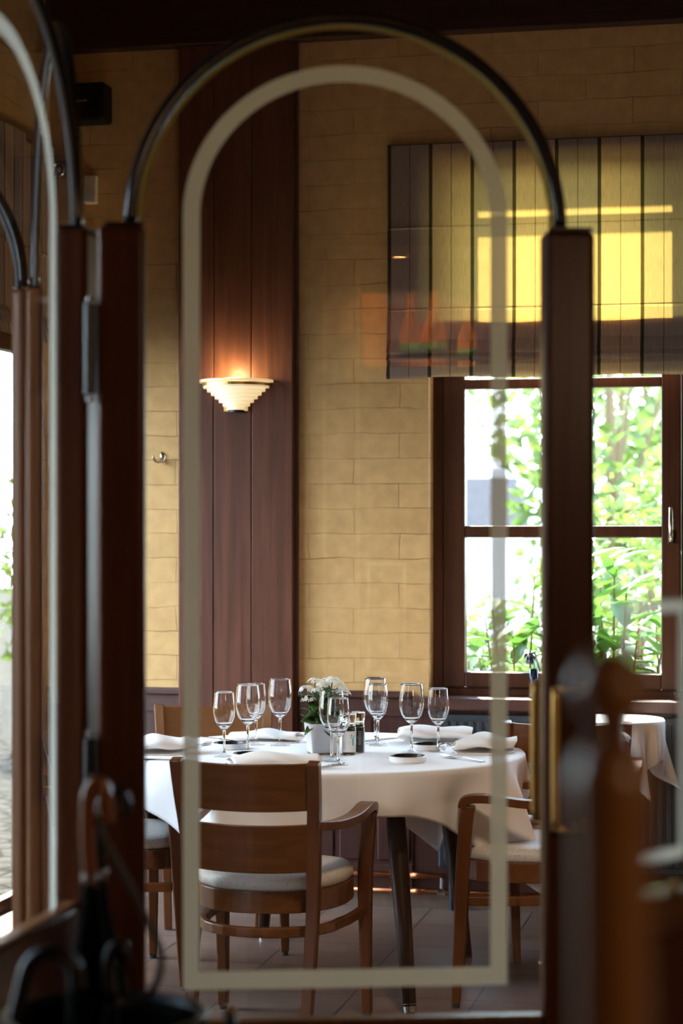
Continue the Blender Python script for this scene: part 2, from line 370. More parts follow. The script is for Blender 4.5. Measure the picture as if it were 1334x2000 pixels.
def dup(root, loc, rotz, label=None, group=None):
    ch = [o for o in COL.objects if o.parent == root]
    r = root.copy(); COL.objects.link(r); r.location = loc; r.rotation_euler = (0, 0, rotz)
    if label: r['label'] = label
    if group: r['group'] = group
    for c in ch:
        k = c.copy(); COL.objects.link(k); k.parent = r
        for g in [o for o in COL.objects if o.parent == c]:
            q = g.copy(); COL.objects.link(q); q.parent = k
    return r
def BM(): return bmesh.new()
def quadloft(bm, rings, closed=True, cap=True):
    vs = [[bm.verts.new(p) for p in r] for r in rings]
    n = len(vs[0])
    for a, b in zip(vs, vs[1:]):
        for i in range(n if closed else n-1):
            j = (i+1) % n
            bm.faces.new((a[i], a[j], b[j], b[i]))
    if cap and closed:
        bm.faces.new(vs[0][::-1]); bm.faces.new(vs[-1])
    return bm
def box(bm, x0, x1, y0, y1, z0, z1):
    return quadloft(bm, [[(x0, y0, z), (x1, y0, z), (x1, y1, z), (x0, y1, z)] for z in (z0, z1)])
def prism(bm, poly, y0, y1):                      # polygon in x,z pushed along y
    return quadloft(bm, [[(x, y, z) for x, z in poly] for y in (y0, y1)])
def prism_z(bm, poly, z0, z1):
    return quadloft(bm, [[(x, y, z) for x, y in poly] for z in (z0, z1)])
def frames(path, ref=None):
    out = []; prev = None; n = len(path)
    for i in range(n):
        t = (path[min(i+1, n-1)]-path[max(i-1, 0)]).normalized()
        if ref is not None: s = ref
        elif prev is None: s = Vector((0, 0, 1)) if abs(t.z) < 0.9 else Vector((1, 0, 0))
        else: s = prev
        s = (s-t*s.dot(t)).normalized(); prev = s
        out.append((t, s, t.cross(s)))
    return out
def tube(bm, path, r, n=12, cap=True):
    path = [Vector(p) for p in path]; fr = frames(path)
    rr = r if isinstance(r, (list, tuple)) else [r]*len(path)
    rings = []
    for p, (t, s, b), q in zip(path, fr, rr):
        rings.append([p+(s*math.cos(2*PI*k/n)+b*math.sin(2*PI*k/n))*q for k in range(n)])
    return quadloft(bm, rings, True, cap)
def bar(bm, path, w, h, ref):                     # rectangular section: w along ref, h across it
    path = [Vector(p) for p in path]; fr = frames(path, Vector(ref)); m = len(path)
    ww = w if isinstance(w, (list, tuple)) else [w]*m; hh = h if isinstance(h, (list, tuple)) else [h]*m
    rings = []
    for p, (t, s, b), a, c in zip(path, fr, ww, hh):
        rings.append([p+s*a/2+b*c/2, p-s*a/2+b*c/2, p-s*a/2-b*c/2, p+s*a/2-b*c/2])
    return quadloft(bm, rings)
def lathe(bm, prof, n=32, c=(0, 0, 0)):
    rings = []
    vs = []
    for r, z in prof:
        if r < 1e-6: vs.append([bm.verts.new((c[0], c[1], c[2]+z))])
        else: vs.append([bm.verts.new((c[0]+r*math.cos(2*PI*k/n), c[1]+r*math.sin(2*PI*k/n), c[2]+z)) for k in range(n)])
    for a, b in zip(vs, vs[1:]):
        for i in range(n):
            j = (i+1) % n
            if len(a) == 1 and len(b) == 1: continue
            if len(a) == 1: bm.faces.new((a[0], b[j], b[i]))
            elif len(b) == 1: bm.faces.new((a[i], a[j], b[0]))
            else: bm.faces.new((a[i], a[j], b[j], b[i]))
    return bm
def arc(c, rx, rz, a0, a1, n):
    return [(c[0]+rx*math.cos(a0+(a1-a0)*k/n), c[1]+rz*math.sin(a0+(a1-a0)*k/n)) for k in range(n+1)]
def smoothpath(pts, k=6):
    pts = [Vector(p) for p in pts]; out = []
    for i in range(len(pts)-1):
        p0, p1, p2, p3 = pts[max(i-1, 0)], pts[i], pts[i+1], pts[min(i+2, len(pts)-1)]
        for j in range(k):
            t = j/k
            out.append(0.5*((2*p1)+(p2-p0)*t+(2*p0-5*p1+4*p2-p3)*t*t+(3*p1-p0-3*p2+p3)*t**3))
    out.append(pts[-1]); return out
def structure(name, bm, mat, label, cat, loc=None, rotz=None, **kw):
    o = obj(name, bm, mat, None, loc=loc, rotz=rotz, **kw); return tag(o, label, cat, kind='structure')

# ------------------------------------------------------------------ room shell (in the room frame: object origin at W(0,0), turned by -T)
RO = W(0, 0, 0)
ULEFT, URIGHT, VREAR, ZC = UL, 4.2, -10.6, 4.1
g0 = UV(*P(637, 2000, 6.218)[:2])
bm = BM(); fo = W(g0[0], g0[1], 0)
box(bm, ULEFT-SIDE_WALL-g0[0], URIGHT+0.3-g0[0], VREAR-g0[1], 0.3-g0[1], -0.12, 0)
structure('floor', bm, 'tile', 'terracotta tiled dining room floor with dark joints', 'floor', fo, -T)
bm = BM(); box(bm, ULEFT-SIDE_WALL, URIGHT+0.3, VREAR, 0.3, ZC, ZC+0.12)
structure('ceiling', bm, 'ceiling', 'dark boarded ceiling above the beam', 'ceiling', RO, -T)
# far wall with the window opening
bm = BM()
for a, b, z0, z1 in ((ULEFT-SIDE_WALL, WIN_U0, 0, ZC), (WIN_U1, URIGHT+0.3, 0, ZC), (WIN_U0, WIN_U1, 0, WIN_Z0), (WIN_U0, WIN_U1, WIN_Z1, ZC)):
    box(bm, a, b, 0, 0.17, z0, z1)
bmesh.ops.remove_doubles(bm, verts=bm.verts, dist=1e-5)
structure('wall_far', bm, 'brick', 'ochre painted brick wall behind the dining table', 'wall', RO, -T)
bm = BM()
vs_ = sorted([VREAR, 0.0]+[q for s in SIDE_OPENINGS for q in s[:2]])
for k in range(0, len(vs_)-1, 2): box(bm, ULEFT-SIDE_WALL, ULEFT, vs_[k], vs_[k+1], 0, ZC)
for v0, v1, z0, z1 in SIDE_OPENINGS: box(bm, ULEFT-SIDE_WALL, ULEFT, v0, v1, z1, ZC)
structure('wall_side', bm, 'brick', 'ochre side wall with the glazed terrace openings', 'wall', RO, -T)
bm = BM(); box(bm, URIGHT, URIGHT+0.3, VREAR, 0, 0, ZC)
structure('wall_opposite', bm, 'plaster', 'plain plaster wall out beyond the window', 'wall', RO, -T)
bm = BM(); box(bm, ULEFT-SIDE_WALL, URIGHT+0.3, VREAR-0.3, VREAR, 0, ZC)
structure('wall_rear', bm, 'plaster', 'plain plaster wall at the bar end of the room', 'wall', RO, -T)
# beam along the far wall
zb = R(620, 83, -0.0)[2]
bm = BM(); box(bm, ULEFT, URIGHT, -0.075, -0.002, zb, ZC)
structure('trim_1', bm, 'beam', 'dark brown wooden ceiling beam along the brick wall', 'beam', RO, -T, bevel=0.006)
# pilaster of three planks
u0, u1 = R(348, 0, -0.06)[0], R(572, 0, -0.06)[0]
pil = thing('trim_2', W((u0+u1)/2, 0, 0), 'tall reddish wooden pilaster of three planks on the brick wall', 'pilaster', -T, kind='structure')
uc = (u0+u1)/2
cuts = [u0, R(417, 0, -0.06)[0], R(491, 0, -0.06)[0], u1]
for a, b in zip(cuts, cuts[1:]):
    bm = BM(); box(bm, a-uc+0.001, b-uc-0.001, -0.06, -0.028, 0.0, zb-0.001)
    obj('plank', bm, 'pil', pil, bevel=0.004)
bm = BM(); box(bm, u0-uc+0.006, u1-uc+0.012, -0.03, -0.001, 0.0, zb-0.001)
obj('backing_board', bm, 'wain', pil)
# wainscot
ZW = 0.858
def wainscot(name, ua, ub, label):
    e = thing(name, W((ua+ub)/2, 0, 0), label, 'wainscot', -T, kind='structure')
    h = (ub-ua)/2
    bm = BM(); box(bm, -h, h, -0.016, -0.001, 0.065, ZW-0.03); obj('panel_board', bm, 'wain', e)
    bm = BM(); box(bm, -h, h, -0.045, -0.001, ZW-0.028, ZW); obj('cap_ledge', bm, 'wainx', e, bevel=0.006)
    bm = BM(); box(bm, -h, h, -0.026, -0.016, ZW-0.10, ZW-0.028); obj('top_rail', bm, 'wainx', e, bevel=0.003)
    bm = BM(); box(bm, -h, h, -0.026, -0.016, 0.065, 0.17); obj('bottom_rail', bm, 'wainx', e, bevel=0.003)
    n = max(1, round(2*h/0.17)); st_ = 2*h/n
    for k in range(n):
        bm = BM(); box(bm, -h+k*st_+0.012, -h+(k+1)*st_-0.012, -0.024, -0.016, 0.185, ZW-0.115)
        obj('raised_panel', bm, 'wain', e, bevel=0.005)
wainscot('trim_3', ULEFT+0.002, u0+0.002, 'dark wainscot between the corner and the pilaster')
wainscot('trim_4', u1+0.016, WIN_U0-0.06, 'dark wainscot between the pilaster and the radiator')
bm = BM(); box(bm, ULEFT+0.002, u0-0.002, -0.012, -0.001, 0, 0.064); box(bm, u1+0.016, 3.0, -0.012, -0.001, 0, 0.064)
structure('baseboard_far', bm, 'skirt', 'brown tile skirting at the foot of the brick wall', 'skirting', RO, -T)

bm = BM(); box(bm, WIN_U0-0.058, 3.4, -0.010, -0.001, 0.065, WIN_Z0-0.046)
structure('trim_5', bm, 'wain', 'dark wooden board behind the radiator', 'panel', RO, -T)
# ------------------------------------------------------------------ window in the far wall
wu0 = WIN_U0; VW = 0.11
win = thing('window_1', W(wu0, VW, 0), 'red brown wooden casement window looking onto sunny shrubs', 'window', -T, kind='structure')
def wz(py): return R(1000, py, VW)[2]
def wx(px): return R(px, 0, VW)[0]-wu0
Lw = WIN_U1-WIN_U0
fx0 = wx(866); s1r = wx(1331)
bm = BM()
box(bm, 0, fx0, 0, 0.07, WIN_Z0, WIN_Z1); box(bm, Lw-0.05, Lw, 0, 0.07, WIN_Z0, WIN_Z1)
box(bm, fx0, Lw-0.05, 0, 0.07, WIN_Z0, wz(1344)); box(bm, fx0, Lw-0.05, 0, 0.07, WIN_Z1-0.035, WIN_Z1)
box(bm, s1r, s1r+0.05, 0, 0.07, wz(1344), WIN_Z1-0.035)
obj('outer_frame', bm, 'win', win, bevel=0.005)
def sash(xa, xb, gl, gr, handle):
    zt = WIN_Z1-0.04; zb_ = wz(1343)
    g0z, g1z = wz(1313), zt-0.035
    bm = BM()
    box(bm, xa, gl, -0.018, 0.05, zb_, zt); box(bm, gr, xb, -0.018, 0.05, zb_, zt)
    box(bm, gl, gr, -0.018, 0.05, zb_, g0z); box(bm, gl, gr, -0.018, 0.05, g1z, zt)
    s = obj('sash', bm, 'win', win, bevel=0.006)
    for pa, pb in ((1027, 1050), (740, 759), (376, 390)):
        bm = BM(); box(bm, gl, gr, -0.012, 0.045, wz(pb), wz(pa)); obj('glazing_bar', bm, 'win', s, bevel=0.005)
    bm = BM(); box(bm, gl, gr, 0.014, 0.018, g0z, g1z); obj('pane', bm, 'winpane', s)
    if handle:
        hx = wx(1312)
        bm = BM(); box(bm, hx-0.014, hx+0.014, -0.026, -0.018, wz(1062), wz(1035)); obj('handle_plate', bm, 'black', s, bevel=0.003)
        bm = BM(); tube(bm, [(hx, -0.02, wz(1055)), (hx, -0.055, wz(1055)), (hx, -0.06, wz(1045)), (hx, -0.06, wz(992))], 0.0085); obj('lever_handle', bm, 'nickel', s, smooth=True)
    return s
sash(fx0+0.002, s1r-0.002, wx(909), wx(1292), True)
sash(s1r+0.052, Lw-0.052, s1r+0.09, Lw-0.09, False)
# window ledge
bm = BM(); box(bm, -0.05, Lw+0.05, -VW-0.075, -0.001, WIN_Z0-0.045, WIN_Z0+0.004)
obj('window_ledge', bm, 'wainx', win, bevel=0.006)

# glazed terrace doors in the side wall (built along V)
def terrace_glazing(name, v0, v1, z1, label):
    e = thing(name, W(UL-0.05, v0, 0), label, 'glazed door', -T, kind='structure')
    L = v1-v0
    bm = BM()
    for a, b, c, d in ((0, 0.06, 0, z1), (L-0.06, L, 0, z1), (0.06, L-0.06, 0, 0.05), (0.06, L-0.06, z1-0.07, z1), (L/2-0.03, L/2+0.03, 0.05, z1-0.07)):
        box(bm, -0.025, 0.025, a, b, c, d)
    obj('frame', bm, 'win', e, bevel=0.004)
    for a, b in ((0.06, L/2-0.03), (L/2+0.03, L-0.06)):
        bm = BM(); box(bm, -0.003, 0.003, a, b, 0.05, z1-0.07); obj('pane', bm, 'winpane', e)
terrace_glazing('door_5', *SIDE_OPENINGS[0][:2], SIDE_OPENINGS[0][3], 'glazed terrace door in the side wall with cobbles outside')
terrace_glazing('door_6', *SIDE_OPENINGS[1][:2], SIDE_OPENINGS[1][3], 'wide glazed entrance in the side wall by the street')

# ------------------------------------------------------------------ the arched glass doors of the draught screen
def glass_leaf(name, loc, rotz, width, label, p0=0.084, p1=0.09, pd=0.06, ztop=2.025, zglass=0.64,
               ax0=None, ax1=None, ah=0.368, frost=None, gasket='beadgrey', mats=('door', 'door'), rail=True, posts=(True, True), pane=True):
    e = thing(name, loc, label, 'glass door', rotz, kind='structure')
    xs = (0, p0, width-p1, width)
    for k, (a, b) in enumerate(((xs[0], xs[1]), (xs[2], xs[3]))):
        if not posts[k]: continue
        bm = BM(); box(bm, a, b, -pd/2, pd/2, 0.004, ztop)
        s = obj('stile', bm, mats[k], e, bevel=0.011, segs=3)
        bm = BM(); box(bm, a+0.014, b-0.004, -pd/2+0.004, pd/2-0.004, ztop, ztop+0.006); obj('stile_cap', bm, 'black', s)
    if rail:
        bm = BM(); box(bm, p0, width-p1, -0.02, 0.02, 0.06, zglass); r_ = obj('bottom_panel', bm, mats[0], e, bevel=0.006)
        bm = BM(); box(bm, p0, width-p1, -0.012, 0.012, zglass, zglass+0.007); obj('glazing_strip', bm, 'doorlit', r_)
    ax0 = p0*0.68 if ax0 is None else ax0; ax1 = width-p1*0.66 if ax1 is None else ax1
    cx, hw = (ax0+ax1)/2, (ax1-ax0)/2
    pts = [(x, 0, z) for x, z in arc((cx, ztop+0.004), hw, ah, 0, PI, 56)]
    bm = BM(); tube(bm, pts, 0.0118, 14); obj('arch_tube', bm, 'tube', e, smooth=True)
    pts = [(x, 0, z) for x, z in arc((cx, ztop+0.004), hw-0.0165, ah-0.0165, 0.0, PI, 56)]
    bm = BM(); tube(bm, pts, 0.0042, 8); obj('arch_gasket', bm, gasket, e, smooth=True)
    poly = [(p0, zglass+0.006), (width-p1, zglass+0.006), (width-p1, ztop)]+[q for q in arc((cx, ztop+0.004), hw-0.016, ah-0.016, 0, PI, 56)]+[(p0, ztop)]
    if pane:
        bm = BM(); prism(bm, poly, -0.003, 0.003); obj('glass_pane', bm, 'pane', e)
    if frost:
        xo0, xi0, xi1, xo1, zbo, zbi, zs, ho, hi = frost
        c = (xo0+xo1)/2
        out = [(xo0, zbo)]+[(xo1, zbo)]+arc((c, zs), (xo1-xo0)/2, ho, 0, PI, 48)
        inn = [(xi0, zbi)]+[(xi1, zbi)]+arc((c, zs), (xi1-xi0)/2, hi, 0, PI, 48)
        bm = BM(); n = len(out)                                  # a film stuck on the pane
        V_ = [[bm.verts.new((x, -0.0038, z)) for x, z in ring] for ring in (out, inn)]
        for i in range(n):
            j = (i+1) % n
            bm.faces.new((V_[0][i], V_[0][j], V_[1][j], V_[1][i]))
        obj('frosted_line', bm, 'frost', e)
    return e
A0 = P(190, 0, 3.55); A1 = P(1157, 0, 3.62)
wd = math.hypot(A1.x-A0.x, A1.y-A0.y); ra = math.atan2(A1.y-A0.y, A1.x-A0.x)
main = glass_leaf('door_1', (A0.x, A0.y, 0), ra, wd, 'arched clear glass door with white line border and brass pull handles',
                  ax0=0.057, ax1=0.812, gasket='bead', frost=(0.148, 0.177, 0.687, 0.717, 0.70, 0.732, 2.045, 0.267, 0.238))
# brass pull handles, one each side, cranked towards the glass
for s, px in ((-1, 1132), (1, 1126)):
    zt, zl = P(0, 1342, 3.6).z, P(0, 1611, 3.6).z
    x0 = wd-0.022; xg = wd-0.078-(0.012 if s > 0 else 0); yg = s*0.068
    path = []
    for (zz, sg) in ((zt, 1), (zl, -1)):
        seg = [(x0, s*0.028, zz), (x0-0.012, s*0.045, zz), (xg+0.014, yg, zz), (xg+0.004, yg, zz-sg*0.004), (xg, yg, zz-sg*0.016)]
        path += seg if sg == 1 else seg[::-1]
    bm = BM(); tube(bm, smoothpath(path, 3), 0.0085, 12)
    h = obj('pull_handle', bm, 'brass', main, smooth=True)
    bm = BM()
    for zz in (zt, zl): tube(bm, [(x0, s*0.029, zz), (x0, s*0.036, zz)], 0.013, 14)
    obj('handle_rosette', bm, 'brass', h, smooth=False)
for pa, pb in ((595, 772), (1440, 1560)):
    z0, z1 = P(0, pb, 3.54).z, P(0, pa, 3.54).z
    bm = BM(); tube(bm, [(-0.012, -0.024, z0), (-0.012, -0.024, z1)], 0.011, 12)
    hg = obj('hinge', bm, 'black', main)
    bm = BM()
    for zz in (z0-0.012, z1+0.004): tube(bm, [(-0.012, -0.024, zz), (-0.012, -0.024, zz+0.008)], 0.007, 10)
    obj('hinge_tip', bm, 'steel', hg)
# side leaf that comes towards the viewer: stile at the hinge, x runs towards the viewer
B0 = P(137, 0, 3.56); d2 = Vector((-0.19, -0.98, 0)).normalized()
o2 = Vector((B0.x, B0.y, 0))-d2*0.085
glass_leaf('door_2', o2, math.atan2(d2.y, d2.x), 0.87, 'arched glass side leaf with pale blue line, standing square to the glass door',
           p0=0.085, p1=0.085, pd=0.058, zglass=0.848, ah=0.40, ax0=0.05, ax1=0.82, frost=(0.150, 0.180, 0.69, 0.72, 0.79, 0.82, 2.03, 0.285, 0.255))
# third leaf, seen almost edge on, and the fourth leaf beyond it, coloured as if daylit
N3, F3 = P(152, 0, 3.62), P(66, 0, 4.47)
d3 = F3-N3; d3.z = 0
glass_leaf('door_3', (N3.x, N3.y, 0), math.atan2(d3.y, d3.x), d3.length, 'arched glass leaf seen almost edge on behind the side leaf',
           p0=0.05, p1=0.04, pd=0.036, zglass=0.5, ah=0.455, ax0=0.03, ax1=d3.length-0.02, mats=('door', 'doorlit'), posts=(False, True), pane=False)
G4 = P(49, 0, 4.46); d4 = Vector((-0.86, 0.51, 0))
glass_leaf('door_4', (G4.x, G4.y, 0), math.atan2(d4.y, d4.x), 0.87, 'arched glass leaf with daylit orange brown stile near the terrace opening',
           p0=0.034, p1=0.05, pd=0.022, zglass=0.06, ah=0.36, mats=('doorlit', 'doorlit'), ax0=0.005, rail=False)

# ------------------------------------------------------------------ roman blind
BV = -0.02
b0 = R(757, 0, BV); zt, zb2 = R(760, 285, BV)[2], R(760, 740, BV)[2]
bl = thing('roman_blind', W(b0[0], BV, 0), 'wide striped grey and beige roman blind above the window', 'blind', -T)
M['blind'].node_tree  # stripes start with a dark line just inside the edge
Lb = 2.35
def blind_profile(zt, zb):
    z1, z2 = R(760, 447, BV)[2], R(760, 606, BV)[2]
    zf = R(760, 690, BV)[2]
    return [(0.0, zt), (0.0, z1+0.006), (-0.006, z1), (0.0, z1-0.006), (0.0, z2+0.006), (-0.006, z2), (-0.002, z2-0.008), (-0.012, zf+0.05), (-0.03, zf+0.012), (-0.034, zf),
            (-0.022, zf+0.004), (-0.020, zf-0.005), (-0.034, zf-0.022), (-0.036, zf-0.032), (-0.02, zf-0.030), (-0.018, zf-0.038), (-0.03, zf-0.055), (-0.03, zb+0.008), (-0.022, zb)]
prof = blind_profile(zt, zb2)
bm = BM(); nx = 90; rows = []
for i in range(nx+1):
    x = Lb*i/nx
    rows.append([bm.verts.new((x+0.0015*math.sin(k*1.7+i), y+0.003*math.sin(x*17+k*0.4)*(0.2 if k < 7 else 1), z+0.003*math.sin(x*9.3+k)*(0 if k < 5 else 1))) for k, (y, z) in enumerate(prof)])
for a, b in zip(rows, rows[1:]):
    for k in range(len(prof)-1): bm.faces.new((a[k], a[k+1], b[k+1], b[k]))
obj('blind_cloth', bm, 'blind', bl, smooth=False)
bm = BM(); box(bm, 0.0, Lb, 0.002, 0.018, zt-0.03, zt+0.004); obj('headrail', bm, 'wain', bl)
for k, (ya, pa, pb) in enumerate(((0.006, 628, 722), (0.011, 640, 730), (0.015, 634, 726))):
    bm = BM(); za, zc = R(760, pa, BV)[2], R(760, pb, BV)[2]
    quadloft(bm, [[(Lb*i/40, ya+0.0015*math.sin(i*0.9+k), z) for i in range(41)] for z in (za, (za+zc)/2, zc)], False, False); obj('folded_layer', bm, 'blind', bl)
# the side wall's own blind
z_t = 3.06; z_b = 2.25
bl2 = thing('roman_blind', W(UL+0.05, -2.35, 0), 'striped roman blind on the side wall above the terrace door', 'blind', -T)
M['blind2'] = blind_mat('striped_linen_side', 0.1, 0.0, 0.3)
prof2 = [(0.0, z_t), (0.0, 2.62), (0.006, 2.61), (0.0, 2.60), (0.004, 2.36), (0.03, 2.33), (0.018, 2.335), (0.03, 2.29), (0.012, 2.30), (0.024, z_b)]
bm = BM(); rows = []
for i in range(41):
    x = 2.27*i/40
    rows.append([bm.verts.new((x, -y-0.003*math.sin(x*15+k), z)) for k, (y, z) in enumerate(prof2)])
for a, b in zip(rows, rows[1:]):
    for k in range(len(prof2)-1): bm.faces.new((a[k], a[k+1], b[k+1], b[k]))
o = obj('blind_cloth', bm, 'blind2', bl2); o.rotation_euler = (0, 0, PI/2)
bm = BM(); box(bm, -0.049, -0.002, 0.0, 2.27, z_t-0.03, z_t+0.004); obj('headrail', bm, 'wain', bl2)

# ------------------------------------------------------------------ wall fittings
# stepped sconce
su, sv, sz = R(462, 803, -0.062)
z_bot = sz; z_top = R(462, 748, -0.062)[2]
sconce = thing('wall_sconce', W(su, -0.0605, z_bot), 'lit stepped half-round glass sconce on the wooden pilaster', 'wall lamp', -T)
def half_lathe(bm, prof, n=28, closed=True):
    rings = [[(r*math.cos(PI+PI*k/n), r*math.sin(PI+PI*k/n), z) for k in range(n+1)] for r, z in prof]
    return quadloft(bm, rings, closed=False, cap=False)
steps = 7; hh = (z_top-z_bot-0.012)/steps
prof = []
for k in range(steps):
    r = 0.040+0.0158*k
    prof += [(r, 0.004+k*hh), (r, 0.004+(k+0.9)*hh)]
inner = [(r-0.006, z+0.004) for r, z in prof][::-1]
bm = BM(); half_lathe(bm, prof+inner); bmesh.ops.holes_fill(bm, edges=[e for e in bm.edges if e.is_boundary], sides=0)
obj('stepped_bowl', bm, 'shade', sconce)
hb = z_top-z_bot
bm = BM(); half_lathe(bm, [(0.128, hb), (0.152, hb), (0.152, hb+0.010), (0.128, hb+0.012), (0.128, hb)]); obj('top_rim', bm, 'shade', sconce)
bm = BM(); half_lathe(bm, [(0.132, hb-0.014), (0.140, hb-0.014), (0.140, hb-0.002), (0.132, hb-0.002), (0.132, hb-0.014)]); obj('brass_band', bm, 'brass', sconce)
bm = BM(); half_lathe(bm, [(0.0, -0.006), (0.036, -0.006), (0.036, 0.004), (0.0, 0.004)]); obj('base_cap', bm, 'black', sconce)
bm = BM(); box(bm, -0.05, 0.05, -0.012, -0.0006, 0.0, 0.11); obj('wall_plate', bm, 'brass', sconce)
bm = BM(); lathe(bm, [(0, 0.06), (0.012, 0.066), (0.016, 0.08), (0.010, 0.095), (0, 0.1)], 16, (0, -0.055, 0)); obj('bulb', bm, 'bulb', sconce, smooth=True)
ld = bpy.data.lights.new('sconce_light', 'POINT'); ld.energy = 3.6; ld.color = (1.0, 0.84, 0.40); ld.shadow_soft_size = 0.03
lo = bpy.data.objects.new('sconce_light', ld); COL.objects.link(lo); lo.location = W(su, -0.0605-0.06, z_top+0.03)
# coat hook
cu, cv, cz = R(317, 893, 0.0)
hk = thing('coat_hook', W(cu, 0, cz), 'small double brass coat hook on the brick wall', 'hook', -T)
bm = BM(); lathe(bm, [(0, -0.02), (0.010, -0.016), (0.010, 0.016), (0, 0.024)], 14, (0, -0.004, 0)); obj('back_plate', bm, 'nickel', hk, smooth=True)
for s in (-1, 1):
    bm = BM(); tube(bm, smoothpath([(0, -0.006, -0.012), (s*0.008, -0.026, -0.022), (s*0.020, -0.036, -0.016), (s*0.026, -0.040, 0.0)], 5), 0.004, 10)
    lathe(bm, [(0, -0.006), (0.006, 0), (0, 0.006)], 10, (s*0.026, -0.040, 0.002)); obj('prong', bm, 'nickel', hk, smooth=True)
# motion sensor
mu_, mv, mz = R(180, 372, 0.0)
ms = thing('motion_sensor', W(mu_, 0, mz), 'white motion sensor on the brick wall below the loudspeaker', 'sensor', -T)
bm = BM(); quadloft(bm, [[(-0.026, 0, -0.058), (0.026, 0, -0.058), (0.026, -0.046, -0.058), (-0.026, -0.046, -0.058)], [(-0.026, 0, -0.01), (0.026, 0, -0.01), (0.026, -0.034, -0.01), (-0.026, -0.034, -0.01)],
                         [(-0.026, 0, 0.058), (0.026, 0, 0.058), (0.026, -0.028, 0.058), (-0.026, -0.028, 0.058)]])
obj('housing', bm, 'white', ms, bevel=0.004, rotz=0.0)
bm = BM(); prism(bm, [(-0.018, -0.05)]+[(0.018, -0.05)]+arc((0, -0.022), 0.018, 0.018, 0, PI, 10), -0.047, -0.036); obj('lens', bm, 'sensor', ms)
# loudspeaker
lu, lv, lz = R(166, 201, -0.12)
sp = thing('loudspeaker', W(lu, 0, lz), 'black square loudspeaker high on the brick wall', 'loudspeaker', -T)
bm = BM(); box(bm, -0.09, 0.09, -0.15, -0.035, -0.078, 0.078); obj('cabinet', bm, 'plastic', sp, bevel=0.012, segs=3)
bm = BM(); box(bm, -0.08, 0.08, -0.156, -0.150, -0.068, 0.068); gr = obj('grille', bm, 'plastic', sp, bevel=0.004)
bm = BM(); box(bm, -0.03, 0.03, -0.036, -0.001, -0.03, 0.03); obj('bracket', bm, 'black', sp)
tcu = bpy.data.curves.new('logo', 'FONT'); tcu.body = 'BOSE'; tcu.size = 0.016; tcu.extrude = 0.0008; tcu.align_x = 'CENTER'; tcu.shear = 0.35; tcu.space_character = 1.05
tmp = bpy.data.objects.new('logo_text', tcu); COL.objects.link(tmp)
me = bpy.data.meshes.new_from_object(tmp.evaluated_get(bpy.context.evaluated_depsgraph_get()))
bpy.data.objects.remove(tmp); me.materials.clear(); me.materials.append(M['logo'])
lg = bpy.data.objects.new('logo', me); COL.objects.link(lg); lg.parent = gr; lg.location = (-0.005, -0.1565, -0.002); lg.rotation_euler = (PI/2, 0, 0)
lg.scale = (1.25, 0.7, 1)
# spotlight in the corner
pu, pv, pz = R(116, 333, -0.09)
sl = thing('wall_spotlight', W(pu, 0, pz), 'small round spotlight with bright reflector in the wall corner', 'spotlight', -T)
bm = BM(); lathe(bm, [(0.001, 0), (0.024, 0.004), (0.028, 0.05), (0.030, 0.075), (0.026, 0.075), (0.022, 0.052), (0.001, 0.045)], 20)
bmesh.ops.rotate(bm, verts=bm.verts, matrix=Matrix.Rotation(PI/2, 3, 'X')); bmesh.ops.translate(bm, verts=bm.verts, vec=(0, -0.04, 0))
obj('lamp_head', bm, 'steel', sl, smooth=True)
bm = BM(); lathe(bm, [(0, 0), (0.013, 0.004), (0.013, 0.018), (0, 0.022)], 16)
bmesh.ops.rotate(bm, verts=bm.verts, matrix=Matrix.Rotation(PI/2, 3, 'X')); bmesh.ops.translate(bm, verts=bm.verts, vec=(0, -0.087, 0))
obj('lamp_bulb', bm, 'white', sl, smooth=True)
bm = BM(); box(bm, -0.02, 0.02, -0.045, -0.001, -0.01, 0.05); obj('wall_mount', bm, 'black', sl, bevel=0.004)

# radiator and pipes
r0 = R(855, 0, -0.08)[0]
rad = thing('radiator', W(r0, 0, 0), 'dark blue grey panel radiator below the window ledge', 'radiator', -T)
Lr = 1.4
bm = BM(); box(bm, 0, Lr, -0.075, -0.02, 0.17, 0.775); obj('panel', bm, 'radiator', rad, bevel=0.008)
for k in range(41):
    x = 0.025+k*0.0333
    bm = BM(); box(bm, x, x+0.018, -0.082, -0.074, 0.20, 0.75); obj('flute', bm, 'radiator', rad, bevel=0.003)
for x in (0.05, Lr-0.05):
    bm = BM(); tube(bm, [(x, -0.045, 0.172), (x, -0.045, 0.0)], 0.012); obj('foot', bm, 'radiator', rad)
for py, lab in ((1706, 'upper copper heating pipe running along the skirting'), (1737, 'lower copper heating pipe running along the skirting')):
    q = R(715, py, -0.04); q2 = R(1075, py, -0.04)
    if py < 1720: q2 = (r0+0.02, 0, 0)
    pp = thing('heating_pipe', W(q[0], -0.04, q[2]), lab, 'pipe', -T, group='copper pipes under the radiator')
    bm = BM(); tube(bm, [(-0.35, 0, 0), (q2[0]-q[0], 0, 0)], 0.0105); obj('pipe_run', bm, 'copper', pp, smooth=True)
    bm = BM(); tube(bm, [(0.18, 0, 0), (0.24, 0, 0)], 0.0135); obj('coupling', bm, 'copper', pp, smooth=True)
    if py > 1720:
        bm = BM(); tube(bm, [(0.29, 0, 0), (0.32, 0, 0)], 0.017); tube(bm, [(0.305, 0, 0), (0.305, 0, 0.06)], 0.009); obj('valve', bm, 'steel', pp)
    for x in (-0.2, 0.1):
        bm = BM(); box(bm, x-0.006, x+0.006, -0.004, 0.0235, -0.014, 0.014); obj('wall_clip', bm, 'copper', pp)

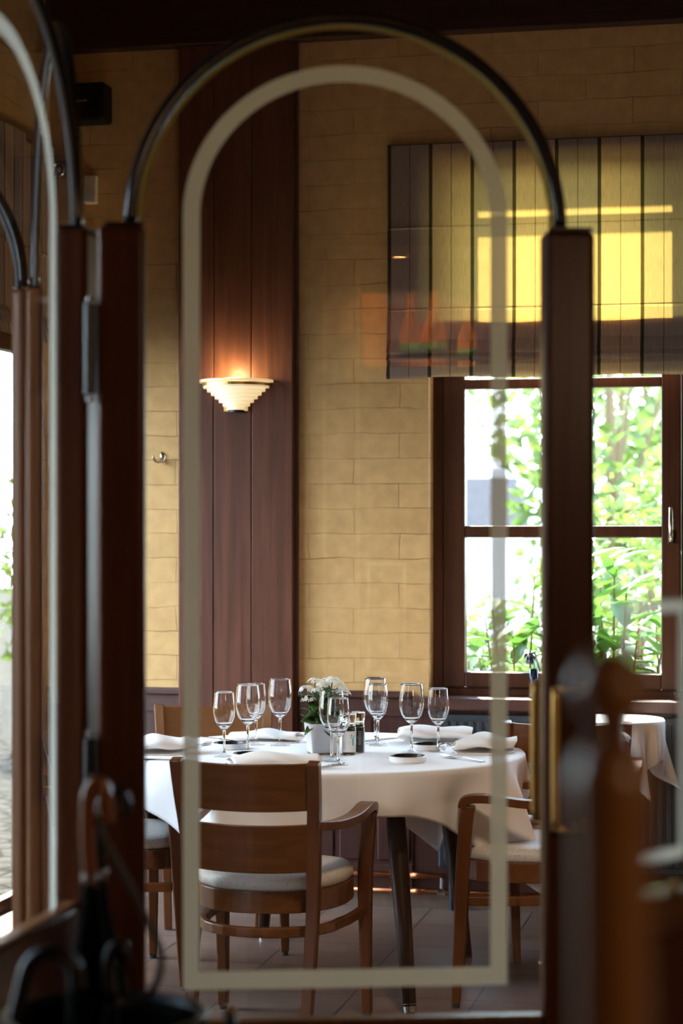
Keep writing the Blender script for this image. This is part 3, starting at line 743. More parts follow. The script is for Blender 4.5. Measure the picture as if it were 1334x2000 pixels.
# ------------------------------------------------------------------ dining table and cloth
TC = Vector((-0.038, 6.94, 0)); TR = 0.652; TZ = 0.75
tb = thing('dining_table', TC, 'round dining table on dark splayed legs under white cloth', 'table')
bm = BM(); lathe(bm, [(0, TZ-0.032), (TR-0.015, TZ-0.032), (TR-0.004, TZ-0.02), (TR-0.004, TZ-0.004), (TR-0.01, TZ-0.002), (0, TZ-0.002)], 64); obj('table_top', bm, 'tleg', tb)
for k in range(4):
    a = math.radians(-66+90*k)
    t_, f_ = Vector((0.47*math.cos(a), 0.47*math.sin(a), TZ-0.034)), Vector((0.65*math.cos(a), 0.65*math.sin(a), 0.012))
    if k == 0: t_, f_ = Vector((0.20, -0.44, TZ-0.034)), Vector((0.25, -0.625, 0.012))
    elif k == 1: t_, f_ = Vector((0.385, 0.10, TZ-0.034)), Vector((0.47, 0.12, 0.012))
    elif k == 2: t_, f_ = Vector((-0.20, 0.44, TZ-0.034)), Vector((-0.25, 0.60, 0.012))
    else: t_, f_ = Vector((-0.385, -0.10, TZ-0.034)), Vector((-0.47, -0.12, 0.012))
    bm = BM(); tube(bm, [t_+(f_-t_)*s for s in (0, 0.25, 0.6, 0.975)], [0.028, 0.031, 0.027, 0.021], 16)
    lg_ = obj('leg', bm, 'tleg', tb, smooth=True)
    bm = BM(); tube(bm, [t_+(f_-t_)*s for s in (0.965, 1.0)], [0.0212, 0.020], 16); tube(bm, [f_, f_-Vector((0, 0, 0.012))], 0.015, 12); obj('foot_cap', bm, 'steel', lg_)
def cloth_top(name, centre, Rr, half, corner_deg, zt, mat, label, cat, nth=288, waves=0.05):
    bm = BM(); rings = []
    prof = [(0.0, 0), (0.5, 0), (0.85, 0), (0.97, 0)]
    def edge(th):
        ph = ((th-math.radians(corner_deg)+PI/4) % (PI/2))-PI/4       # 0 at a corner
        c = math.cos(PI/4-abs(ph))
        return half/c-Rr, ph
    for f, _ in prof[1:]:
        rings.append([(Rr*f*math.cos(2*PI*i/nth), Rr*f*math.sin(2*PI*i/nth), zt) for i in range(nth)])
    for r, dz in ((Rr+0.002, -0.001), (Rr+0.006, -0.006)):
        rings.append([(r*math.cos(2*PI*i/nth), r*math.sin(2*PI*i/nth), zt+dz) for i in range(nth)])
    K = 14
    for k in range(1, K+1):
        s = k/K; ring = []
        for i in range(nth):
            th = 2*PI*i/nth
            h, ph = edge(th)
            hm = h*s
            corner = max(0, 1-abs(ph)/0.62)
            fold = waves*math.sin(9*th+0.7)*min(1, hm/0.10)*0.45 + 0.006*math.sin(23*th)*s
            fold += hm*(0.30*corner**2*math.cos(ph*9.5) + 0.05) - 0.10*hm*(1-corner)*s
            r = Rr+0.007+fold
            ring.append((r*math.cos(th), r*math.sin(th), zt-0.006-hm*0.985))
        rings.append(ring)
    quadloft(bm, rings, True, False)
    c0 = bm.verts.new((0, 0, zt)); bm.verts.ensure_lookup_table()
    first = [bm.verts[i] for i in range(nth)]
    for i in range(nth): bm.faces.new((c0, first[i], first[(i+1) % nth]))
    o = obj(name, bm, mat, None, smooth=True, loc=centre)
    so = o.modifiers.new('s', 'SOLIDIFY'); so.thickness = 0.0014; so.offset = 1
    return tag(o, label, cat)
cloth_top('tablecloth', TC, TR, 0.78, -30, TZ+0.0005, 'cloth', 'white linen tablecloth draped over the round dining table', 'tablecloth')
TZ += 0.002

# ------------------------------------------------------------------ chairs
def make_chair(loc, rotz, label):
    t = thing('armchair', loc, label, 'chair', rotz, group='wooden armchairs around the dining table')
    for s in (-1, 1):                                          # rear posts run from floor to the top of the back
        pts = smoothpath([(s*0.170, -0.262, 0.006), (s*0.176, -0.228, 0.22), (s*0.183, -0.212, 0.42), (s*0.190, -0.228, 0.60), (s*0.200, -0.262, 0.74), (s*0.205, -0.290, 0.842)], 5)
        n = len(pts)
        bm = BM(); bar(bm, pts, [0.030+0.006*min(1, 2*k/n) for k in range(n)], [0.034+0.010*math.sin(PI*k/(n-1)) for k in range(n)], (1, 0, 0))
        obj('leg', bm, 'chairz', t, bevel=0.004)
        pts = smoothpath([(s*0.232, 0.238, 0.012), (s*0.230, 0.225, 0.25), (s*0.232, 0.215, 0.45), (s*0.243, 0.205, 0.58), (s*0.247, 0.195, 0.640)], 5)
        n = len(pts)
        bm = BM(); bar(bm, pts, [0.030+0.012*min(1, 2.2*k/n) for k in range(n)], [0.030+0.014*min(1, 2.2*k/n) for k in range(n)], (1, 0, 0))
        l = obj('leg', bm, 'chairz', t, bevel=0.005)
        bm = BM(); lathe(bm, [(0, 0), (0.013, 0), (0.013, 0.012), (0, 0.012)], 12, (s*0.232, 0.238, 0)); obj('glide', bm, 'rubber', l)
        pts = smoothpath([(s*0.196, -0.245, 0.655), (s*0.222, -0.12, 0.642), (s*0.244, 0.02, 0.644), (s*0.250, 0.14, 0.660), (s*0.248, 0.205, 0.655), (s*0.247, 0.218, 0.630)], 6)
        n = len(pts)
        bm = BM(); bar(bm, pts, [0.030+0.020*math.sin(PI*min(1, k/(n-1)*0.75)) for k in range(n)], 0.026, (1, 0, 0))
        obj('armrest', bm, 'chairz', t, bevel=0.006)
    def board(z0, z1, ymid):
        bm = BM(); rings = []
        nn = 16
        def yy(z): return -0.215-(max(0, z-0.45)**1.25)*0.22
        for k in range(nn+1):
            x = -0.186+0.372*k/nn; bow = 0.030*(1-(x/0.186)**2); sc_ = 1+(0.02 if z1 > 0.8 else 0)
            x *= sc_
            y0, y1 = yy(z0)-bow, yy(z1)-bow
            dip = -0.006*(1-(k/nn*2-1)**2)
            rings.append([(x, y0-0.009, z0+dip), (x, y0+0.009, z0+dip), (x, y1+0.009, z1+dip), (x, y1-0.009, z1+dip)])
        quadloft(bm, rings); obj('back_board', bm, 'chair', t, bevel=0.003)
    board(0.700, 0.838, 0); board(0.520, 0.660, 0)
    def outline(gx, gy, back, n=56):
        out = []
        for k in range(n):
            a = 2*PI*k/n; c, s = math.cos(a), math.sin(a); e = 0.62 if s > 0 else 0.85
            x = gx*math.copysign(abs(c)**e, c); y = (gy if s > 0 else back)*math.copysign(abs(s)**e, s)
            x *= 1-0.10*max(0, -y/back if y < 0 else 0)
            out.append((x, y))
        return out
    o1, o2 = outline(0.228, 0.232, 0.225), outline(0.210, 0.214, 0.205)
    bm = BM(); n = len(o1)
    V_ = [[bm.verts.new((x, y, z)) for x, y in o_] for z in (0.392, 0.456) for o_ in (o1, o2)]
    for i in range(n):
        j = (i+1) % n
        bm.faces.new((V_[0][i], V_[0][j], V_[2][j], V_[2][i])); bm.faces.new((V_[1][i], V_[3][i], V_[3][j], V_[1][j]))
        bm.faces.new((V_[0][i], V_[1][i], V_[1][j], V_[0][j])); bm.faces.new((V_[2][i], V_[2][j], V_[3][j], V_[3][i]))
    obj('seat_rail', bm, 'chair', t, bevel=0.003)
    bm = BM(); rings = []
    for f, z in ((0.97, 0.456), (0.995, 0.464), (1.0, 0.476), (0.985, 0.488), (0.93, 0.498), (0.75, 0.506), (0.4, 0.510)):
        rings.append([(x*f, y*f, z) for x, y in o1])
    quadloft(bm, rings); obj('seat', bm, 'seat', t, smooth=True)
    pts = [(-0.226, 0.20, 0.335), (-0.218, 0.05, 0.335)]+[(0.205*math.cos(a), -0.02+0.19*math.sin(a), 0.335) for a in [PI+PI*k/14 for k in range(15)]]+[(0.218, 0.05, 0.335), (0.226, 0.20, 0.335)]
    bm = BM(); bar(bm, pts, 0.030, 0.020, (0, 0, 1)); obj('stretcher', bm, 'chair', t, bevel=0.004)
    return t
def face_table(x, y): return math.atan2(TC.y-y, TC.x-x)-PI/2
front_pos = Vector((-0.205, 6.13, 0))
ch = make_chair(front_pos, -math.radians(14.5), 'wooden armchair seen from behind, its curved back boards facing the glass door')
def place(deg, r, label, twist=0):
    a = math.radians(deg); x, y = TC.x+r*math.cos(a), TC.y+r*math.sin(a)
    return dup(ch, (x, y, 0), face_table(x, y)+twist, label)
dup(ch, (0.615, 6.64, 0), math.atan2(0.087, -0.996)-PI/2, 'wooden armchair tucked under the cloth corner near the brass handles')
dup(ch, (0.80, 7.30, 0), math.radians(-6), 'wooden armchair turned to the slim side table, its back shiny behind the brass handles')
dup(ch, (-0.455, 7.44, 0), PI+0.10, 'wooden armchair between the table and the wooden pilaster')
place(184, 0.73, 'wooden armchair with its pale seat showing between door stile and white cloth')

# ------------------------------------------------------------------ on the table
def on(px, py):                                        # table-top point seen at a pixel
    d = (EYE-TZ)*F/(py-HZ); p = P(px, py, d); return Vector((p.x, p.y, TZ))
def wine_glass(H, rb, label, loc):
    g = thing('wine_glass', loc, label, 'wine glass', 0, 'wine glasses on the dining table')
    k = H/0.231; fr = 0.0345*k
    bm = BM(); lathe(bm, [(0, 0), (fr, 0.0), (fr+0.0006, 0.0012), (fr*0.6, 0.0032), (0.010, 0.007), (0.0052, 0.014), (0, 0.0142)], 40); obj('foot', bm, 'pane', g, smooth=True)
    zb = 0.098*k
    bm = BM(); lathe(bm, [(0, 0.0143), (0.0051, 0.0143), (0.0042, 0.03), (0.0040, 0.06*k), (0.0046, zb-0.01), (0.0065, zb-0.003), (0.0, zb-0.0025)], 20); obj('stem', bm, 'glass', g, smooth=True)
    out = [(0.0, zb-0.0022), (0.008, zb-0.001), (0.018*rb/0.0425, zb+0.007*k), (0.031*rb/0.0425, zb+0.023*k), (0.0395*rb/0.0425, zb+0.043*k), (rb, zb+0.064*k), (rb*0.985, zb+0.084*k), (rb*0.93, zb+0.105*k), (rb*0.845, H)]
    sm = [p for p in smoothpath([(r, 0, z) for r, z in out], 4)]
    out = [(max(0, p.x), p.z) for p in sm]; out[0] = (0, out[0][1])
    inn = [(max(0, r-0.0010), z+(0.0035 if r < 0.022 else 0.0005)) for r, z in out[1:-1]][::-1]
    prof = out+[(out[-1][0]-0.0005, H+0.0005), (out[-1][0]-0.001, H)]+inn+[(0, inn[-1][1]+0.0002)]
    bm = BM(); lathe(bm, prof, 48); obj('bowl', bm, 'glass', g, smooth=True)
    return g
BIG = wine_glass(0.231, 0.0425, 'large wine glass left of its small partner, in front of the white flower pot', on(648, 1487))
SMALL = wine_glass(0.214, 0.0370, 'small wine glass overlapping the large one in front of the flower pot', on(661, 1494))
BIG['label'] = 'large wine glass half hidden by a smaller one before the flower pot'
for src, px, py, lab in ((SMALL, 438, 1478, 'small wine glass standing nearest the frosted door line, beside a shallow dish'),
                    (BIG, 484, 1472, 'large wine glass beside the dark dish, behind the chair-side napkin'),
                    (SMALL, 500, 1455, 'small wine glass seen through the neighbouring large bowl, beyond the dark dish'),
                    (BIG, 547, 1456, 'large wine glass standing alone before the pilaster edge'),
                    (BIG, 733, 1453, 'large wine glass just behind the pepper mill, overlapped with a small one'),
                    (SMALL, 738, 1456, 'small wine glass nested in front of a large one behind the pepper mill'),
                    (BIG, 804, 1469, 'large wine glass between the two shallow dishes and the window'),
                    (SMALL, 856, 1468, 'small wine glass beside the fork below the window frame')):
    dup(src, on(px, py), 0, lab)
def dish(px, py, r, label):
    d = thing('shallow_dish', on(px, py), label, 'dish', 0, 'shallow dishes on the dining table')
    bm = BM(); lathe(bm, [(0, 0), (r*0.92, 0), (r, 0.004), (r, 0.019), (r-0.004, 0.0205), (r-0.006, 0.018), (r-0.008, 0.007), (0, 0.007)], 48); obj('dish_body', bm, 'ceramic', d, smooth=False, bevel=0.001)
    bm = BM(); lathe(bm, [(0, 0.0072), (r-0.0085, 0.0072), (r-0.0055, 0.0195), (r-0.0045, 0.0208), (r-0.0035, 0.0210), (r-0.0040, 0.0215), (r-0.0065, 0.0200), (r-0.0095, 0.0085), (0, 0.0085)], 48); obj('black_inside', bm, 'blackglaze', d)
    return d
D0 = dish(796, 1488, 0.060, 'shallow white dish with black inside, alone at the open table edge')
dup(D0, on(838, 1464), 0, 'shallow white dish with black inside behind the tall wine glasses')
dup(D0, on(449, 1462), 0, 'shallow white dish with black inside beside the small glass by the door line')
dup(D0, on(489, 1483), 0, 'shallow black dish half covered by the cream napkin behind the chair back')
# napkins: a loose fold of cloth, three layers with puffed bends
def napkin(px, py, rot, L, Wd, H, label, seed):
    rnd = random.Random(seed)
    base = on(px, py)
    sec = [(-0.50, 0.004), (-0.2, 0.003), (0.2, 0.003), (0.46, 0.006), (0.52, 0.16), (0.44, 0.33), (0.1, 0.36), (-0.3, 0.32), (-0.47, 0.38), (-0.50, 0.55), (-0.40, 0.74), (-0.1, 0.92), (0.15, 0.97), (0.36, 0.86), (0.47, 0.66), (0.44, 0.52), (0.30, 0.46)]
    sec = [(p.x, max(0.002, p.z)) for p in smoothpath([(y, 0, z) for y, z in sec], 3)]
    n = 26; bm = BM(); rows = []
    ph = [rnd.uniform(0, 6) for _ in range(6)]
    for i in range(n+1):
        t = i/n; x = (t-0.5)*L
        swell = 0.58+0.46*math.sin(PI*(0.12+0.8*t))+0.10*math.sin(8*t+ph[1])
        wid = Wd*(0.62+0.40*math.sin(PI*(0.1+0.75*t))+0.10*math.sin(6*t+ph[2]))
        row = []
        for k, (y, z) in enumerate(sec):
            lift = 0.010*max(0, t-0.8)*5*(max(0, z)**1.5)
            row.append(bm.verts.new((x+0.012*math.sin(k*0.23+ph[3]), y*wid+0.007*math.sin(9*t+k*0.3+ph[4]), 0.0016+z*H*swell+lift+0.0012*math.sin(14*t+k*0.7+ph[5])*min(1, z*3))))
        rows.append(row)
    for a, b in zip(rows, rows[1:]):
        for k in range(len(sec)-1): bm.faces.new((a[k], a[k+1], b[k+1], b[k]))
    o = obj('napkin', bm, 'napkin', None, smooth=True, loc=base, rotz=rot)
    so = o.modifiers.new('s', 'SOLIDIFY'); so.thickness = 0.0022; so.offset = 0
    return tag(o, label, 'napkin', 'folded cloth napkins on the dining table')
napkin(535, 1500, math.radians(3), 0.275, 0.11, 0.046, 'rolled cream napkin lying just behind the curved chair back', 1)
napkin(315, 1472, math.radians(10), 0.18, 0.12, 0.060, 'open folded cream napkin beside the dark door stile', 2)
napkin(520, 1449, math.radians(-6), 0.24, 0.09, 0.040, 'long folded cream napkin in front of the pilaster', 3)
napkin(848, 1450, math.radians(-14), 0.26, 0.10, 0.058, 'puffy folded cream napkin in front of the radiator', 4)
napkin(945, 1470, math.radians(12), 0.21, 0.12, 0.060, 'folded cream napkin near the brass handles at the cloth edge', 5)
# cutlery
def fork_mesh():
    bm = BM(); L = 0.19
    def sheet(pts): quadloft(bm, [[(x, -w, z-0.0010), (x, w, z-0.0010), (x, w, z+0.0010), (x, -w, z+0.0010)] for x, w, z in pts])
    sheet([(-0.095, 0.0085, 0.003), (-0.06, 0.0070, 0.004), (0.0, 0.0035, 0.007), (0.025, 0.0040, 0.006), (0.040, 0.0110, 0.003), (0.055, 0.0125, 0.003)])
    for k in range(4):
        y = -0.0105+0.007*k
        quadloft(bm, [[(x, y-0.0019*f, z-0.001), (x, y+0.0019*f, z-0.001), (x, y+0.0019*f, z+0.001), (x, y-0.0019*f, z+0.001)] for x, z, f in ((0.053, 0.003, 1), (0.075, 0.004, 0.9), (0.097, 0.009, 0.4))])
    return bm
def knife_mesh():
    bm = BM()
    quadloft(bm, [[(x, -w, 0.0018-h), (x, w, 0.0018-h), (x, w, 0.0018+h), (x, -w, 0.0018+h)] for x, w, h in ((-0.11, 0.0085, 0.0016), (-0.06, 0.0075, 0.0018), (-0.005, 0.0055, 0.0016), (0.0, 0.0085, 0.0009), (0.05, 0.0095, 0.0008), (0.09, 0.008, 0.0006), (0.108, 0.002, 0.0005))])
    return bm
fk = kn = None
def cutlery(kind, p0, p1, label):
    global fk, kn
    a, b = on(*p0), on(*p1); c = (a+b)/2; c.z = TZ+0.0004; rot = math.atan2(b.y-a.y, b.x-a.x)
    src = fk if kind == 'fork' else kn
    if src is None:
        o = obj(kind, fork_mesh() if kind == 'fork' else knife_mesh(), 'steel', None, smooth=False, loc=c, rotz=rot)
        tag(o, label, kind, 'steel cutlery on the dining table')
        if kind == 'fork': fk = o
        else: kn = o
    else:
        o = src.copy(); COL.objects.link(o); o.location = c; o.rotation_euler = (0, 0, rot); o['label'] = label
cutlery('fork', (962, 1491), (848, 1477), 'steel fork with tines towards the glasses, beside the napkin by the brass handles')
cutlery('knife', (612, 1503), (668, 1492), 'steel knife poking out beside the rolled napkin at the chair back')
cutlery('fork', (425, 1504), (454, 1491), 'steel fork between the door line and the rolled napkin')
cutlery('knife', (283, 1484), (352, 1485), 'steel knife lying before the napkin by the door stile')
cutlery('fork', (372, 1462), (402, 1455), 'steel fork curving up behind the frosted door line')
cutlery('knife', (415, 1443), (450, 1447), 'steel knife beside the long napkin in front of the pilaster')
cutlery('fork', (585, 1441), (604, 1438), 'steel fork end beside the flower pot and long napkin')
cutlery('knife', (700, 1450), (776, 1442), 'steel knife behind the overlapping glasses and pepper mill')
cutlery('fork', (930, 1447), (870, 1457), 'steel fork in front of the puffy napkin by the radiator')
# flower pot
fp = thing('potted_kalanchoe', on(629, 1473), 'white flowering plant in square white ceramic pot', 'potted plant', math.radians(12))
def sq(h, z, r=0.18):
    out = []
    for k in range(24):
        a = 2*PI*k/24; c, s = math.cos(a), math.sin(a)
        out.append((h*math.copysign(abs(c)**r, c), h*math.copysign(abs(s)**r, s), z))
    return out
bm = BM(); quadloft(bm, [sq(0.043, 0.008), sq(0.054, 0.106), sq(0.051, 0.106), sq(0.047, 0.09)]); obj('pot', bm, 'ceramic', fp)
bm = BM(); quadloft(bm, [sq(0.042, 0.0), sq(0.0435, 0.0078)]); obj('clear_base', bm, 'thickglass', fp)
bm = BM(); quadloft(bm, [sq(0.046, 0.086), sq(0.0465, 0.094)]); obj('soil', bm, 'soil', fp)
def leaf(bm, base, tip_dir, L, wd, up, curl=0.3, n=6, m=2, cup=0.25):
    d = Vector(tip_dir).normalized(); up = Vector(up); s = d.cross(up)
    if s.length < 1e-4: s = d.cross(Vector((1, 0, 0.3)))
    s.normalize(); u = s.cross(d).normalized()
    rows = []
    for i in range(n+1):
        t = i/n
        wv = wd*(max(0.0, math.sin(PI*min(0.995, t**0.85*0.97+0.015)))**0.8)
        c = Vector(base)+d*(L*t)-u*(curl*L*t*t)
        rows.append([bm.verts.new(c+s*(wv*q/m)+u*(cup*wv*abs(q/m))) for q in range(-m, m+1)])
    for a, b in zip(rows, rows[1:]):
        for k in range(2*m): bm.faces.new((a[k], a[k+1], b[k+1], b[k]))
rnd = random.Random(3)
bm = BM(); 
for k in range(40):
    a = rnd.uniform(0, 2*PI); el = rnd.uniform(-0.15, 1.1); h = rnd.uniform(0.10, 0.185)
    leaf(bm, (0.016*math.cos(a), 0.016*math.sin(a), h), (math.cos(a)*math.cos(el), math.sin(a)*math.cos(el), math.sin(el)), rnd.uniform(0.05, 0.078), rnd.uniform(0.015, 0.022), (0, 0, 1), rnd.uniform(0.1, 0.5))
for (x, y, z, dx, dz, L) in ((-0.02, -0.03, 0.115, -1, 0.15, 0.062), (-0.03, -0.02, 0.15, -0.6, 0.8, 0.085), (0.01, -0.03, 0.11, 0.1, -0.5, 0.05), (0.03, 0, 0.12, 1, 0.2, 0.06), (-0.02, -0.03, 0.14, -0.15, 0.9, 0.08)):
    leaf(bm, (x, y, z), (dx, -0.35, dz), L, 0.021, (0, -0.5, 1), 0.15)
o = obj('foliage', bm, 'kleaf', fp, smooth=True); so = o.modifiers.new('s', 'SOLIDIFY'); so.thickness = 0.0016
clusters = [(-0.055, -0.01, 0.218), (-0.025, 0.0, 0.242), (0.000, -0.02, 0.232), (0.035, 0.0, 0.246), (0.055, 0.01, 0.232), (0.075, 0.01, 0.200), (-0.02, -0.035, 0.212), (0.02, 0.03, 0.238), (-0.055, -0.045, 0.188), (0.06, -0.02, 0.215)]
bm = BM()
for c in clusters: tube(bm, smoothpath([(c[0]*0.25, c[1]*0.25, 0.10), (c[0]*0.6, c[1]*0.6, 0.17), (c[0], c[1], c[2]-0.008)], 4), 0.0022, 6)
obj('flower_stalks', bm, 'kleaf', fp, smooth=True)
for c in clusters:
    bm = BM()
    for q in range(34):
        v = Vector((rnd.gauss(0, 1), rnd.gauss(0, 1), abs(rnd.gauss(0, 0.8)))).normalized()
        p = Vector(c)+Vector((v.x*0.023, v.y*0.023, v.z*0.015-0.002)); nrm = (v+Vector((0, 0, 0.4))).normalized()
        t1 = nrm.orthogonal().normalized(); t1 = Matrix.Rotation(rnd.uniform(0, 6), 3, nrm) @ t1; t2 = nrm.cross(t1)
        for w_ in range(4):
            dd = t1*math.cos(w_*PI/2)+t2*math.sin(w_*PI/2); ss = nrm.cross(dd)
            vv = [bm.verts.new(p), bm.verts.new(p+dd*0.0045+ss*0.0026+nrm*0.001), bm.verts.new(p+dd*0.0078+nrm*0.0005), bm.verts.new(p+dd*0.0045-ss*0.0026+nrm*0.001)]
            bm.faces.new(vv)
    obj('flower_head', bm, 'petal', fp)
# mills
def mill(px, py, fill, label, cat):
    g = thing('spice_grinder', on(px, py), label, cat, 0, 'glass spice grinders on the dining table')
    r = 0.0235
    bm = BM(); lathe(bm, [(0, 0), (r-0.002, 0), (r, 0.003), (r, 0.088), (r-0.003, 0.095), (r-0.0045, 0.094), (r-0.002, 0.087), (r-0.002, 0.005), (r-0.004, 0.003), (0, 0.003)], 36); obj('jar', bm, 'thickglass', g, smooth=True)
    bm = BM(); lathe(bm, [(0, 0.0035), (r-0.0042, 0.0035), (r-0.0026, 0.006), (r-0.0026, 0.084), (0, 0.085)], 32); obj('contents', bm, fill, g, smooth=True)
    bm = BM(); lathe(bm, [(0.012, 0.096), (r-0.002, 0.096), (r-0.001, 0.103), (r-0.003, 0.108), (0.012, 0.108)], 32); obj('collar', bm, 'thickglass', g)
    bm = BM(); lathe(bm, [(0, 0.109), (r-0.001, 0.109), (r+0.001, 0.116), (r+0.001, 0.134), (r-0.002, 0.138), (0, 0.138)], 28); obj('grinder_cap', bm, 'thickglass', g)
    return g
sm_ = mill(682, 1474, 'salt', 'salt grinder jar with white label beside the pepper grinder', 'spice grinder')
pm_ = mill(699, 1470, 'pepper', 'pepper grinder jar filled with black peppercorns', 'spice grinder')
def wrap(r, z0, z1, a0, a1, mat, parent, name):
    bm = BM(); quadloft(bm, [[(r*math.cos(a0+(a1-a0)*k/12), r*math.sin(a0+(a1-a0)*k/12), z) for k in range(13)] for z in (z0, z1)], False, False)
    return obj(name, bm, mat, parent, smooth=True)
lb = wrap(0.0238, 0.010, 0.080, math.radians(185), math.radians(330), 'label', sm_, 'paper_label')
bm = BM()
for q in range(9):
    a = math.radians(300+rnd.uniform(-14, 14)); z = 0.035+q*0.004; r = 0.0241
    leafc = [(r*math.cos(a+dx), r*math.sin(a+dx), z+dz) for dx, dz in ((0, -0.004), (0.15, 0), (0, 0.004), (-0.15, 0))]
    bm.faces.new([bm.verts.new(v) for v in leafc])
obj('leaf_print', bm, 'print', lb)
bm = BM()
for q in range(5):
    a = math.radians(222); r = 0.0241; z = 0.020+q*0.005
    bm.faces.new([bm.verts.new((r*math.cos(a+dx), r*math.sin(a+dx), z+dz)) for dx, dz in ((-0.2, 0), (0.2, 0), (0.2, 0.002), (-0.2, 0.002))])
obj('text_print', bm, 'printgrey', lb)
bm = BM()
for q in range(8):
    r = 0.0238; z = 0.030+q*0.006
    for s in (250, 285):
        a = math.radians(s); wv = rnd.uniform(0.12, 0.24)
        bm.faces.new([bm.verts.new((r*math.cos(a+dx), r*math.sin(a+dx), z+dz)) for dx, dz in ((-wv, 0), (wv, 0), (wv, 0.0022), (-wv, 0.0022))])
obj('text_print', bm, 'label', pm_)

# ------------------------------------------------------------------ window ledge vase, small white table
vu, vv_, vz = R(1043, 1372, -0.02)
vs = thing('flower_vase', W(vu, -0.02, WIN_Z0+0.005), 'pale blue glass vase with dark drooping flower on the window ledge', 'vase', -T)
bm = BM(); lathe(bm, [(0, 0), (0.018, 0), (0.020, 0.004), (0.016, 0.06), (0.017, 0.115), (0.015, 0.115), (0.0145, 0.06), (0.017, 0.006), (0, 0.005)], 28); obj('vase_glass', bm, 'vase', vs, smooth=True)
bm = BM(); tube(bm, smoothpath([(0, 0, 0.01), (0.002, 0, 0.10), (-0.005, -0.005, 0.165), (-0.014, -0.008, 0.180)], 5), 0.0022, 8); obj('flower_stem', bm, 'darkflower', vs)
bm = BM()
for k in range(34):
    a = rnd.uniform(0, 2*PI); el = rnd.uniform(-1.3, 0.7)
    leaf(bm, (-0.014, -0.008, 0.178), (math.cos(a)*math.cos(el), math.sin(a)*math.cos(el), math.sin(el)), rnd.uniform(0.025, 0.05), 0.007, (0, 0, 1), rnd.uniform(0.2, 0.7), 4, 1)
obj('flower_head', bm, 'darkflower', vs, smooth=True)
pt = Vector((1.02, 7.70, 0))
st_t = thing('side_table', pt, 'slim round side table under a white cloth by the window', 'side table')
bm = BM(); lathe(bm, [(0, 0.76), (0.184, 0.76), (0.184, 0.79), (0, 0.79)], 40); obj('table_top', bm, 'tleg', st_t)
bm = BM(); lathe(bm, [(0, 0), (0.15, 0), (0.14, 0.02), (0.03, 0.04), (0.025, 0.4), (0.04, 0.76), (0, 0.76)], 24); obj('pedestal', bm, 'tleg', st_t, smooth=True)
cloth_top('tablecloth', pt, 0.187, 0.33, 20, 0.7915, 'cloth', 'white cloth hanging from the slim side table', 'tablecloth', 160, 0.02)

# ------------------------------------------------------------------ near things: coat stand pole, umbrellas, low glazed screen
cp = P(1196, 0, 1.08)
cs = thing('coat_stand', (cp.x, cp.y, 0), 'blurred turned wooden pole with ball finial close to the viewer', 'coat stand')
zt_ = P(0, 1262, 1.08).z
bm = BM(); lathe(bm, [(0, 0.06), (0.019, 0.06), (0.0205, 0.5), (0.0205, zt_-0.105), (0.0215, zt_-0.085), (0.0225, zt_-0.072), (0.019, zt_-0.056), (0.011, zt_-0.048), (0, zt_-0.047)], 32); obj('pole', bm, 'newel', cs, smooth=True)
bm = BM(); lathe(bm, [(0.0, zt_-0.048), (0.011, zt_-0.047)]+[(0.0215*math.sin(a), zt_-0.0215-0.0215*math.cos(a)) for a in [0.55+k*(PI-0.55)/14 for k in range(15)]], 32); obj('ball_finial', bm, 'newel', cs, smooth=True)
bm = BM(); lathe(bm, [(0, 0), (0.15, 0), (0.15, 0.03), (0.05, 0.055), (0.02, 0.06), (0, 0.06)], 40); obj('base', bm, 'newel', cs, smooth=True)

# umbrella stand
UD = 2.8
s0 = P(205, 0, UD)
us = thing('umbrella_stand', (s0.x, s0.y, 0), 'tall round black umbrella stand inside the glass door', 'umbrella stand')
zr = P(0, 1978, UD).z
bm = BM(); lathe(bm, [(0, 0.0), (0.125, 0.0), (0.128, 0.01), (0.135, zr-0.03), (0.142, zr-0.012), (0.142, zr), (0.134, zr+0.002), (0.128, zr-0.015), (0.120, 0.02), (0, 0.018)], 48); obj('bin', bm, 'black', us, smooth=True)
def umbrella(path, r, tip_z, mat, label, canopy=True, collar=True, foot=None, top_canopy=None, rc=0.045):
    path = [Vector(p) for p in path]
    f = Vector(foot); root = Vector((f.x, f.y, tip_z))
    e = thing('umbrella', root, label, 'umbrella', 0, 'umbrellas in the black stand')
    loc = [p-root for p in path]
    bm = BM(); tube(bm, smoothpath(loc, 5), r, 12); obj('crook_handle', bm, mat, e, smooth=True)
    a = loc[0]; b = Vector((0, 0, 0))
    if collar:
        bm = BM(); tube(bm, [a+(b-a)*0.0-(b-a).normalized()*0.002, a+(b-a).normalized()*0.018], r*1.12, 14); obj('metal_collar', bm, 'darkmetal', e, smooth=True)
    dn = (b-a).normalized(); L = (b-a).length
    bm = BM(); tube(bm, [a+dn*0.018, a+dn*0.06, a+dn*0.14, a+dn*0.30, a+dn*(L*0.7), a+dn*(L-0.07)], [r*1.05, r*1.5, rc*0.75, rc, rc*0.7, 0.008], 16); c = obj('furled_canopy', bm, 'blackcloth', e, smooth=True)
    bm = BM(); tube(bm, [a+dn*(L-0.075), b], 0.005, 8); obj('ferrule', bm, 'steel', e, smooth=True)
    return e
def PX(x, y, d=UD): return P(x, y, d)
u1_ = umbrella([PX(176, 1708), PX(172, 1640), PX(172, 1580), PX(176, 1545), PX(190, 1528), PX(204, 1545), PX(209, 1580), PX(209, 1604)], 0.0105, 0.03, 'handlewood', 'black umbrella with polished brown wooden crook handle', foot=PX(200, 0))
bm = BM(); root = u1_.location
tube(bm, smoothpath([p-root for p in (PX(186, 1592), PX(205, 1640), PX(250, 1722), PX(295, 1810), PX(314, 1862), PX(308, 1915), PX(280, 1948), PX(235, 1960), PX(200, 1900))], 6), 0.0052, 8)
